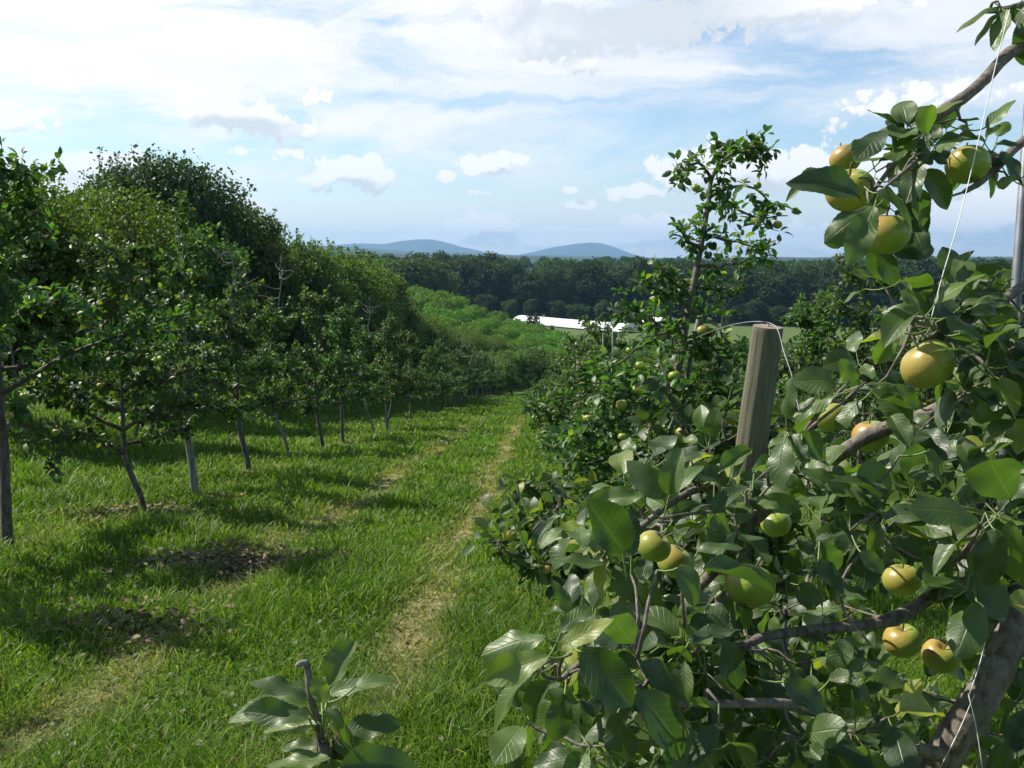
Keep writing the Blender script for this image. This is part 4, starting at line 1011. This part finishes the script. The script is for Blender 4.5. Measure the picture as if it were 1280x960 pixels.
    # ---- leaves placed one by one where the photograph shows them
    # bx, by, tx, ty, depth, width multiplier, var, tilt of the blade (0 faces the camera, 1 lies flat), depth change to the tip
    H = [(1131, 160, 1083, 137, 1.27, .55, .2, .6, .0), (1139, 160, 1136, 125, 1.25, 1.15, .3, .1, 0), (1106, 163, 1068, 190, 1.24, .9, .1, .2, -.02), (1179, 169, 1097, 171, 1.22, .55, .7, .7, -.03), (1170, 155, 1225, 135, 1.28, .7, .4, .6, 0),
         (1200, 160, 1230, 167, 1.26, 1.1, .8, .2, 0), (1233, 160, 1268, 118, 1.28, .75, .85, .3, 0), (1043, 214, 980, 221, 1.18, .55, .75, .6, 0), (1075, 248, 1012, 202, 1.17, .95, .1, .25, -.03), (1092, 258, 1030, 292, 1.14, .9, .45, .2, -.02),
         (1092, 258, 1060, 328, 1.12, .8, .6, .15, -.03), (1095, 240, 1153, 268, 1.12, .62, .5, .35, -.02), (1140, 235, 1174, 285, 1.18, .8, .25, .3, 0), (1156, 212, 1197, 262, 1.20, 1.0, .35, .2, 0), (1110, 312, 1182, 303, 1.33, 1.15, .05, .15, 0),
         (1100, 312, 1122, 360, 1.31, .9, .3, .2, 0), (1085, 308, 1112, 355, 1.35, .8, .2, .3, 0), (1125, 192, 1156, 230, 1.20, .9, .6, .3, 0), (1098, 202, 1142, 188, 1.21, .55, .3, .7, 0), (1170, 180, 1225, 172, 1.24, .5, .4, .7, 0),
         (1232, 172, 1256, 158, 1.34, .9, .5, .3, 0), (1245, 180, 1276, 168, 1.36, .9, .3, .3, 0), (1250, 190, 1284, 232, 1.36, 1.1, .1, .2, 0), (1240, 200, 1262, 240, 1.38, .8, .1, .3, 0), (1250, 8, 1197, 8, 1.34, .6, .7, .5, 0), (1252, 14, 1210, 30, 1.34, .6, .8, .4, 0),
         (1258, 12, 1243, 64, 1.33, .85, .75, .15, 0), (1262, 8, 1285, 35, 1.36, .8, .2, .3, 0), (1150, 160, 1118, 178, 1.22, .8, .2, .3, 0), (1150, 190, 1185, 205, 1.22, .8, .15, .3, 0), (1160, 165, 1150, 200, 1.2, .8, .1, .3, 0), (1110, 225, 1150, 245, 1.2, .8, .1, .4, 0), (1130, 250, 1165, 290, 1.25, .9, .05, .3, 0),
         (1134, 416, 1060, 432, 1.10, .70, .955, .45, 0), (1157, 398, 1108, 376, 1.13, .85, .80, .3, 0), (1204, 414, 1272, 395, 1.10, .5, .8, .6, 0), (1200, 384, 1248, 358, 1.15, .6, .5, .5, 0), (1222, 380, 1284, 370, 1.12, .55, .75, .6, 0), (1215, 372, 1262, 340, 1.2, .7, .6, .4, 0),
         (1170, 395, 1190, 340, 1.18, .8, .3, .2, 0), (1160, 392, 1130, 360, 1.2, .8, .6, .3, 0), (1178, 400, 1172, 350, 1.2, .9, .7, .2, 0), (1225, 440, 1282, 455, 1.12, .7, .5, .4, 0), (1240, 470, 1284, 520, 1.1, .8, .5, .2, 0),
         (1043, 478, 1002, 466, 1.12, 1.2, .5, .15, 0), (1070, 486, 1050, 448, 1.14, 1.1, .8, .1, 0), (1050, 492, 985, 507, 1.08, .60, .85, .5, 0), (1084, 481, 1122, 474, 1.12, .7, .5, .4, 0), (1076, 500, 1040, 533, 1.12, .9, .5, .2, 0), (1113, 520, 1137, 554, 1.08, 1.1, .6, .1, -.02),
         (1100, 500, 1150, 505, 1.1, .7, .3, .5, 0), (1150, 510, 1120, 480, 1.08, .8, .4, .3, 0), (1264, 624, 1230, 566, 1.0, 1.0, .35, .15, -.02), (1222, 647, 1148, 620, .99, .85, .3, .25, -.02), (1228, 654, 1155, 681, 1.0, .70, .55, .4, 0), (1250, 640, 1284, 590, 1.0, 1.0, .3, .2, 0),
         (1160, 645, 1110, 632, 1.03, .9, .3, .2, 0), (1264, 650, 1283, 760, .98, .8, .7, .2, 0), (1245, 660, 1232, 740, .97, .9, .2, .1, 0), (1223, 752, 1192, 812, 1.0, 1.0, .55, .1, -.02), (1160, 560, 1185, 600, 1.1, .9, .7, .2, 0),
         (831, 622, 790, 580, 1.1, .9, .35, .2, 0), (837, 618, 845, 566, 1.08, 1.1, .5, .1, 0), (839, 618, 868, 570, 1.1, .8, .75, .3, 0), (804, 620, 735, 622, 1.06, .8, .90, .3, 0), (780, 690, 735, 625, 1.02, 1.15, .15, .15, -.02), (790, 695, 775, 630, 1.06, .9, .05, .2, 0),
         (756, 706, 682, 702, 1.03, .7, .5, .45, 0), (668, 682, 685, 643, 1.2, .8, .1, .2, 0), (648, 665, 662, 645, 1.3, .7, .4, .4, 0), (850, 705, 877, 752, 1.0, 1.0, .5, .15, -.02), (878, 712, 976, 724, 1.02, .6, .35, .5, -.02), (870, 690, 925, 670, 1.05, .7, .4, .5, 0),
         (682, 795, 594, 806, .93, .80, .80, .35, 0), (686, 820, 600, 850, .90, .70, .93, .4, 0), (674, 838, 585, 889, .90, .55, .75, .5, 0), (697, 812, 766, 770, .92, .75, .95, .35, 0), (690, 852, 643, 906, .92, .9, .3, .2, 0), (706, 868, 692, 930, .94, .9, .25, .2, 0), (727, 812, 795, 886, .88, 1.15, .2, .1, -.02),
         (745, 820, 725, 880, .93, .9, .2, .3, 0), (800, 830, 870, 870, .95, .9, .1, .3, 0), (770, 890, 782, 958, .93, 1.0, .15, .2, 0), (795, 865, 888, 950, .92, .8, .12, .2, 0), (700, 790, 740, 750, .98, .8, .6, .3, 0), (715, 770, 690, 725, 1.05, .8, .5, .3, 0), (900, 905, 860, 960, .95, .9, .1, .3, 0), (860, 800, 930, 780, 1.0, .8, .1, .4, 0),
         (905, 800, 935, 870, 1.0, .9, .05, .2, 0), (980, 850, 1035, 890, .98, .9, .1, .3, 0), (1065, 795, 1035, 845, 1.1, 1.0, .5, .1, 0), (1035, 850, 1100, 830, 1.1, .8, .5, .2, 0), (1020, 700, 1060, 740, 1.05, 1.0, .05, .2, 0), (1075, 690, 1110, 715, 1.0, 1.0, .4, .2, 0), (1060, 640, 1110, 600, 1.08, 1.0, .5, .2, 0),
         (900, 590, 940, 560, 1.15, .9, .7, .4, 0), (940, 590, 995, 575, 1.12, .7, .85, .5, 0), (1000, 540, 1040, 575, 1.1, 1.0, .5, .2, 0), (960, 560, 1000, 530, 1.15, .9, .6, .4, 0), (890, 640, 925, 600, 1.1, .9, .2, .2, 0), (840, 650, 880, 620, 1.1, .9, .15, .3, 0)]
    def leaf_px(bx, by, tx, ty, D, w, v, tilt, dd):
        b = A(bx, by, D); e = A(tx, ty, D + dd + rg.normal(0, .012)); ax = e - b; ln = float(np.linalg.norm(ax))
        tocam = nrm(CAM - b); up = np.array([-.25, .15, 1.0]); no = nrm(tocam) * (1 - tilt) + up * (.35 + tilt) + rg.normal(0, .22, 3)
        LV.add(b, ax, no, ln * 1.0, v, LOD2, rg, wmul=w * .92)
        # petiole back towards the nearest wood
        j = int(np.argmin(np.linalg.norm(wood - b, axis=1))); d = nrm(nrm(-ax) * .6 + nrm(wood[j] - b) * .6)
        q = b + d * rg.uniform(.02, .035); PET.tube(curve(q, b + nrm(ax) * .003, (0, 0, -.003), 4), .0011, 4, cap=False)
        return q
    ends = [leaf_px(*h) for h in H]
    # ---- rosettes on spurs fill the mass between them
    poly = np.array([(735, 640), (800, 590), (850, 590), (905, 600), (960, 585), (1000, 505), (1040, 470), (1090, 440), (1120, 395), (1180, 375), (1300, 350), (1340, 520), (1340, 1000), (700, 1010), (720, 900), (665, 850), (690, 790), (740, 745), (700, 700)], float)
    def inside(x, y):
        c = False; j = len(poly) - 1
        for i in range(len(poly)):
            if (poly[i, 1] > y) != (poly[j, 1] > y) and x < (poly[j, 0] - poly[i, 0]) * (y - poly[i, 1]) / (poly[j, 1] - poly[i, 1]) + poly[i, 0]: c = not c
            j = i
        return c
    holes = [(1010, 745, 34), (1060, 830, 22), (905, 770, 16), (1160, 600, 22), (1060, 590, 20), (1000, 800, 18), (1110, 460, 30), (1160, 458, 42)]
    keep = [(p[0], p[1], p[2] * .8, p[3]) for p in FA]
    def pix(p):
        d = p - CAM; t_ = d @ FWD; return 640 + F * (d @ RGT) / t_, 480 - F * (d @ UPV) / t_, t_
    guard = [(a, b, q * .95, dd) for a, b, q, dd in [(p[0], p[1], p[2], p[3]) for p in FA]]
    guard += [(x_, y_, q, 1.36) for x_, y_, q in [(1262, 800, 26), (1246, 832, 30), (1232, 862, 32), (1214, 890, 32), (1198, 918, 32), (1180, 948, 30)]]
    guard += [(x_, 800 - (x_ - 940) * .16, 12, 1.42) for x_ in range(950, 1120, 14)]
    guard += [(1275, y_, 3, 1.47) for y_ in range(110, 430, 20)]
    guard += [(x_, y_, 20, 3.4) for x_, y_ in [(955, 430), (952, 460), (948, 490), (945, 518), (940, 545)]]
    def hides(b, ax, ln):
        for f in (.15, .5, .85):
            x, y, D = pix(b + ax * ln * f)
            for a, c, q, dd in guard:
                if D < dd and (x - a) ** 2 + (y - c) ** 2 < (q + 10) ** 2: return True
        return False
    def blocked(x, y, D):
        if any((x - a) ** 2 + (y - b) ** 2 < c * c for a, b, c in holes): return True
        return any((x - a) ** 2 + (y - b) ** 2 < (q + 30) ** 2 and D < dd + .03 for a, b, q, dd in keep)
    spots = []
    while len(spots) < 150:                  # short spurs close along the limbs
        q = wood[rg.integers(0, len(wood))] + rg.normal(0, .04, 3) + nrm(CAM - wood[0]) * rg.uniform(0, .10)
        x, y, D = pix(q)
        if x > 1340 or y > 1010 or D < .98 or blocked(x, y, D): continue
        if y < 340 and (x < 1075 or x > 1200 or y < 170 or y > 300 or rg.uniform() < .7): continue
        if 1165 < x < 1290 and 780 < y < 940 and D < 1.33: continue
        if 950 < x < 1115 and 765 < y < 800: continue
        spots.append(tuple(q))
    k = 0
    while k < 280:
        x, y = rg.uniform(690, 1340), rg.uniform(345, 1010)
        if not inside(x, y): continue
        D = rg.uniform(1.08, 1.75) if y < 700 else rg.uniform(1.02, 1.9)
        if blocked(x, y, D): continue
        if 1180 < x < 1285 and 790 < y < 940 and D < 1.33: continue
        if 950 < x < 1115 and 765 < y < 800 and D < 1.4: continue
        spots.append(tuple(A(x, y, D))); k += 1
    for (x, y) in [(1095, 215), (1120, 205), (1150, 190), (1180, 180), (1240, 190), (1130, 270), (1150, 250), (1265, 225), (1270, 10)]: spots.append(tuple(A(x, y, 1.36)))
    spots = np.array(spots); dist = np.array([np.linalg.norm(wood - p, axis=1).min() for p in spots])
    grown = wood.copy()
    for p in spots[np.argsort(dist)]:        # each twig leaves the nearest wood or twig that is already there
        n = rg.integers(4, 7); d_ = np.linalg.norm(grown - p, axis=1); i0 = int(np.argmin(d_)); r0 = grown[i0]
        outd = nrm(p - r0 + rg.normal(0, .02, 3)); ln0 = float(d_.min())
        c = curve(r0, p, rg.normal(0, .12, 3) * ln0, 6, .002, rg); woods[owner[i0]][1].tube(c, np.linspace(.0016 + .006 * min(ln0, .25), .0014, 6), 6)
        grown = np.vstack([grown, c[2:]]); owner = np.concatenate([owner, np.full(4, owner[i0])])
        a0 = rg.uniform(0, 6.3)
        u = nrm(np.cross(outd, [.1, .2, 1])); v = np.cross(outd, u)
        for k in range(n):
            a = a0 + k * 2.4; ax = nrm(outd * rg.uniform(.1, .8) + (u * math.cos(a) + v * math.sin(a)) * 1.0 + np.array([0, 0, rg.uniform(-.4, .5)]))
            ln = rg.uniform(.034, .067); pl = rg.uniform(.012, .026); b = p + ax * pl + np.array([0, 0, .003])
            if hides(b, ax, ln): continue
            PET.tube(curve(p, b + ax * .002, (0, 0, -.002), 4), .0009, 4, cap=False)
            no = np.array([-.25, -.05, 1.0]) + nrm(CAM - b) * .25 + rg.normal(0, .42, 3)
            LV.add(b, ax + np.array([0, 0, -.2]), no, ln, min(rg.uniform(0, 1) ** 1.1, .93) if rg.uniform() > .04 else .97, LOD2, rg, wmul=rg.uniform(.85, 1.15))
    for q in ends[::2]:
        i0 = int(np.argmin(np.linalg.norm(grown - q, axis=1))); r0 = grown[i0]; woods[owner[i0]][1].tube(curve(r0, q, rg.normal(0, .006, 3), 6, .001, rg), np.linspace(.0026, .0014, 6), 6)
    o = link('foliage', LV.mesh('foliage', 'apple_leaf', True), t); o.location = -Vector(foot)
    MAT['petiole'] = MAT['petiole'] if 'petiole' in MAT else plain('petiole', (.16, .22, .06), .5)
    o = link('leaf_stalks', PET.mesh('leaf_stalks', 'petiole'), t); o.location = -Vector(foot)
    for nm, w in woods: o = link(nm, w.mesh(nm, 'apple_bark'), t); o.location = -Vector(foot)
    # galvanised pole, string and green tie by the trunk
    p = A(1274, 300, 1.5); zb = float(g(p[0], p[1])); w = Wood(); w.tube([(p[0], p[1], zb - .3), (p[0] + .002, p[1], 1.2), (p[0], p[1], 2.45)], .0085, 16)
    tag(link('support_pole', w.mesh('support_pole', 'galvanised')), 'galvanised metal support pole standing at the right edge', 'pole')
    w = Wood(); w.tube(smooth([A(1262, 12, 1.2), A(1245, 80, 1.19), A(1222, 180, 1.16), A(1200, 270, 1.13), A(1178, 345, 1.11), A(1163, 402, 1.10)], 5), .00065, 5)
    tag(link('string', w.mesh('string', 'white_cord')), 'thin white string strung down from the upper branch past an apple', 'string')
    w = Wood(); w.tube(smooth([A(1255, 522, 1.42), A(1260, 531, 1.40), A(1266, 535, 1.4), A(1274, 531, 1.43)], 3), .0035, 6)
    tag(link('tie', w.mesh('tie', 'tie_green')), 'small green tie in the shade near the metal pole', 'tie')
    w = Wood()
    for (x0, y0, x1, y1) in ((1235, 785, 1212, 868), (1210, 866, 1228, 960), (1218, 868, 1175, 960)): w.tube(smooth([A(x0, y0, 1.27), A((x0 + x1) / 2 + 2, (y0 + y1) / 2, 1.262), A(x1, y1, 1.262)], 3), .0008, 4)
    tag(link('string', w.mesh('string', 'white_cord')), 'grey string knotted round the lower trunk of the nearest tree', 'string')
near_tree()

# ------------------------------------------------------------------ young shoot at the bottom
def sapling():
    rg = np.random.default_rng(77); LV = Leaves(); A = at; D = 1.0
    p = A(402, 980, D); foot = np.array([p[0], p[1], float(g(p[0], p[1]))])
    t = thing('young_apple_tree', 'young apple tree top with a pruned stub and big leaves at the bottom', 'young tree', foot)
    def part(name, w, mat): o = link(name, w.mesh(name, mat), t); o.location = -Vector(foot)
    w = Wood(); w.tube(smooth([foot - [0, 0, .05], foot + [0, .01, .5], A(408, 985, D), A(403, 945, D), A(398, 909, D), A(389, 875, D), A(386, 850, D), A(384, 830, D)], 4), np.linspace(.0065, .0036, 29), 10); part('trunk', w, 'apple_bark')
    w = Wood(); w.tube(smooth([A(385, 829, D), A(378, 828.5, D - .003), A(369, 833, D - .006)], 3), [.0036, .0036, .0034, .0034, .0032, .003, .0015], 8); part('pruned_stub', w, 'pale_bark')
    w = Wood(); w.tube(smooth([A(408, 990, D + .01), A(421, 960, D + .01), A(423, 930, D + .012), A(424, 905, D + .012), A(415, 885, D + .01)], 4), [.0075] * 10 + [.0055] * 6 + [.004], 10); part('side_shoot', w, 'twig_bark')
    H = [(413, 857, 443, 800, .99, .95, .35, .15), (409, 878, 391, 848, .97, .9, .85, .15), (384, 873, 320, 836, .98, .60, .1, .35), (381, 882, 288, 868, .99, .55, .55, .4), (386, 898, 303, 886, .96, .55, .2, .5), (413, 868, 456, 843, 1.02, .6, .5, .3), (445, 857, 488, 838, 1.0, .75, .6, .2),
         (405, 900, 362, 878, 1.03, .7, .7, .3), (412, 905, 446, 926, .97, .8, .8, .2), (402, 930, 352, 936, 1.0, .7, .3, .4), (416, 932, 476, 938, 1.0, .7, .5, .4), (402, 878, 372, 848, 1.03, .8, .5, .3), (408, 872, 424, 838, 1.03, .8, .6, .2), (400, 905, 330, 915, .99, .6, .9, .5),
         (404, 888, 468, 905, .94, .85, .5, .25), (430, 916, 500, 893, 1.0, .75, .15, .2), (412, 948, 335, 958, .94, .65, .6, .45), (424, 960, 537, 962, .93, .75, .15, .2), (400, 890, 345, 915, 1.02, .6, .6, .4), (418, 895, 440, 940, 1.03, .8, .1, .2), (410, 955, 380, 1000, .95, .8, .3, .2), (415, 950, 450, 1000, .95, .8, .6, .2)]
    PET = Wood()
    for bx, by, tx, ty, d, wm, v, tilt in H:
        b = A(bx, by, d); e = A(tx, ty, d + rg.normal(0, .01)); ax = e - b
        no = nrm(CAM - b) * (1 - tilt) + np.array([-.2, .1, 1.0]) * (.35 + tilt) + rg.normal(0, .15, 3)
        LV.add(b, ax, no, float(np.linalg.norm(ax)) * 1.02, min(v + .25, .93), LOD2, rg, wmul=wm * 1.08)
        c = A(404 + (bx - 404) * .1, min(by + 22, 985) if by < 930 else 975, D); PET.tube(curve(c, b, (0, 0, -.004), 5), .0011, 5)
    o = link('foliage', LV.mesh('foliage', 'apple_leaf', True), t); o.location = -Vector(foot)
    part('leaf_stalks', PET, 'petiole')
sapling()

# ------------------------------------------------------------------ grass
def grass():
    rg = np.random.default_rng(9)
    N = 460000
    u = rg.uniform(0, 1, N); a, b = 3.2 ** .4, 85 ** .4; D = (a + (b - a) * u) ** 2.5
    X = rg.uniform(-.64, .64, N) * D + rg.uniform(-.4, .4, N)
    x0 = X - TRK * D
    keep = (x0 > -13) & (x0 < 7) & ~((x0 > 1.2) & (D > 9) & (rg.uniform(0, 1, N) > .3)) & ~((x0 < -6.5) & (rg.uniform(0, 1, N) > .55))
    X, D, x0 = X[keep], D[keep], x0[keep]; n = len(X)
    def nz(fx, s): return np.sin(X * fx + s) * np.sin(D * fx * .83 + s * 1.7) + .6 * np.sin(X * fx * 2.3 + D * fx * .9 + s) * np.sin(D * fx * 1.9 - s)
    wig = .10 * np.sin(D * .9) + .07 * np.sin(D * 2.3 + 1)
    tr = np.maximum(np.exp(-((x0 + .82 + wig) / .17) ** 2), .8 * np.exp(-((x0 + 2.42 + wig) / .22) ** 2))
    tr = tr * np.clip(.75 + .5 * nz(2.1, .4), 0, 1) * np.clip((50 - D) / 20, 0, 1)
    soil = np.exp(-((x0 + 4.9) / .5) ** 2) * np.clip(.5 + 1.0 * nz(1.1, 2.0), 0, 1)
    tuft = np.clip(.55 + .45 * nz(1.6, 1.0) + .25 * nz(5.1, .3), .1, 1.5)
    lane = np.exp(-((x0 + 1.6) / 2.2) ** 4)
    hgt = (.06 + .085 * tuft) * (1 - .62 * tr) * (1 - .5 * soil) * (1 + .35 * (1 - lane)) * rg.uniform(.55, 1.35, n)
    dry = np.clip(tr * 1.05 * rg.uniform(.2, 1.5, n) + soil * .5 * rg.uniform(0, 1, n) + (rg.uniform(0, 1, n) > .955) * .8 + np.clip(nz(.9, 4) - .55, 0, 1) * .3 * rg.uniform(0, 1, n), 0, 1)
    bare = 0 * X
    for px_, py_, q_ in ((180, 648, .42), (290, 712, .36), (140, 790, .3)):
        c_ = ground_at(px_, py_); bare = np.maximum(bare, np.exp(-((X - c_[0]) / q_) ** 2 - ((D - c_[1]) / (q_ * .7)) ** 2))
    drop = (rg.uniform(0, 1, n) < np.maximum(.45 * soil, .9 * bare))
    X, D, hgt, dry, tr = X[~drop], D[~drop], hgt[~drop], dry[~drop], tr[~drop]; n = len(X)
    var = np.clip(.5 + .22 * np.sin(X * 1.3 + 2) * np.sin(D * .9) + rg.normal(0, .24, n), 0, 1)
    wd = np.maximum(.0022, D * .00072) * rg.uniform(.6, 1.4, n)
    th = rg.uniform(0, 6.283, n); hd = rg.uniform(0, 6.283, n)
    lean = rg.uniform(.15, 1.25, n) ** 1.1 * hgt * (1 + 1.6 * tr * rg.uniform(0, 1, n))
    sx, sy = np.cos(th) * wd, np.sin(th) * wd; lx, ly = np.cos(hd) * lean, np.sin(hd) * lean
    B = np.stack([X, D, g(X, D) - .012], -1); S = np.stack([sx, sy, 0 * sx], -1)
    def lv(f, wf, z): return B + np.stack([lx * f, ly * f, hgt * z], -1), S * wf
    V = np.empty((n, 7, 3))
    for k, (f, wf, z) in enumerate(((0, .8, 0), (.22, 1, .5), (.6, .7, .85))):
        c, s = lv(f, wf, z); V[:, 2 * k] = c - s; V[:, 2 * k + 1] = c + s
    V[:, 6] = lv(1, 0, .98 )[0]
    o = np.arange(n)[:, None] * 7
    Q = np.concatenate([o + np.array([0, 1, 3, 2]), o + np.array([2, 3, 5, 4])]); T = o + np.array([4, 5, 6])
    me = mesh('grass', V.reshape(-1, 3), [Q, T], ['grass_blade'], {'var': np.repeat(var, 7), 'dry': np.repeat(dry, 7)})
    tag(link('grass', me), 'lush green grass with dry straw wheel tracks covering the lane', 'grass', kind='stuff')
    # taller field growth on the right-hand slope
    N = 60000; Dd = rg.uniform(14, 200, N) ; X = Dd * rg.uniform(.1, .66, N); k = (X - TRK * Dd > 3)
    X, Dd = X[k], Dd[k]; n = len(X); LV = Leaves(); h = rg.uniform(.25, .6, n) * np.clip(Dd / 60, .7, 2)
    b_ = np.stack([X, Dd, g(X, Dd)], -1); ax = np.array([0, 0, 1.0]) + rg.normal(0, .35, (n, 3))
    LV.add(b_, ax, rdir(rg, n), h, rg.uniform(0, 1, n), LOD0, rg, wmul=np.clip(.15 + Dd / 300, .2, .8))
    tag(link('weeds', LV.mesh('weeds', 'pale_shrub_leaf')), 'tall weeds and rough grass over the field on the right', 'weeds', kind='stuff')
    # clover and plantain leaves low in the lane
    n = 9000; Dd = 3.4 + 11 * rg.uniform(0, 1, n) ** 1.3; X = Dd * rg.uniform(-.6, .4, n); LV = Leaves()
    b_ = np.stack([X, Dd, g(X, Dd) + rg.uniform(.01, .07, n)], -1); ax = rdir(rg, n); ax[:, 2] = np.abs(ax[:, 2]) * .5
    LV.add(b_, ax, np.array([0, 0, 1.0]) + rg.normal(0, .35, (n, 3)), rg.uniform(.018, .05, n), rg.uniform(.2, 1, n), LOD1, rg, wmul=1.3)
    tag(link('clover', LV.mesh('clover', 'yellow_wild_leaf')), 'low broad weed leaves scattered through the lane grass', 'clover', kind='stuff')
    # dead leaf litter below the left row
    LV = Leaves(); P = []
    for (px, py, r, m) in ((180, 648, .5, 900), (290, 712, .42, 900), (140, 790, .4, 350), (250, 628, .3, 120)):
        c = ground_at(px, py); q = rg.normal(0, 1, (m, 2)) * np.array([r, r * .6]); xy = c[:2] + q
        P.append(np.stack([xy[:, 0], xy[:, 1], g(xy[:, 0], xy[:, 1]) + rg.uniform(.02, .11, m)], -1))
    P = np.concatenate(P); n = len(P); ax = rdir(rg, n); ax[:, 2] *= .3
    LV.add(P, ax, np.array([0, 0, 1.0]) + rg.normal(0, .6, (n, 3)), rg.uniform(.04, .075, n), rg.uniform(0, 1, n), LOD1, rg)
    tag(link('leaf_litter', LV.mesh('leaf_litter', 'litter')), 'brown dead leaves lying in patches under the left row', 'leaf litter', kind='stuff')
grass()
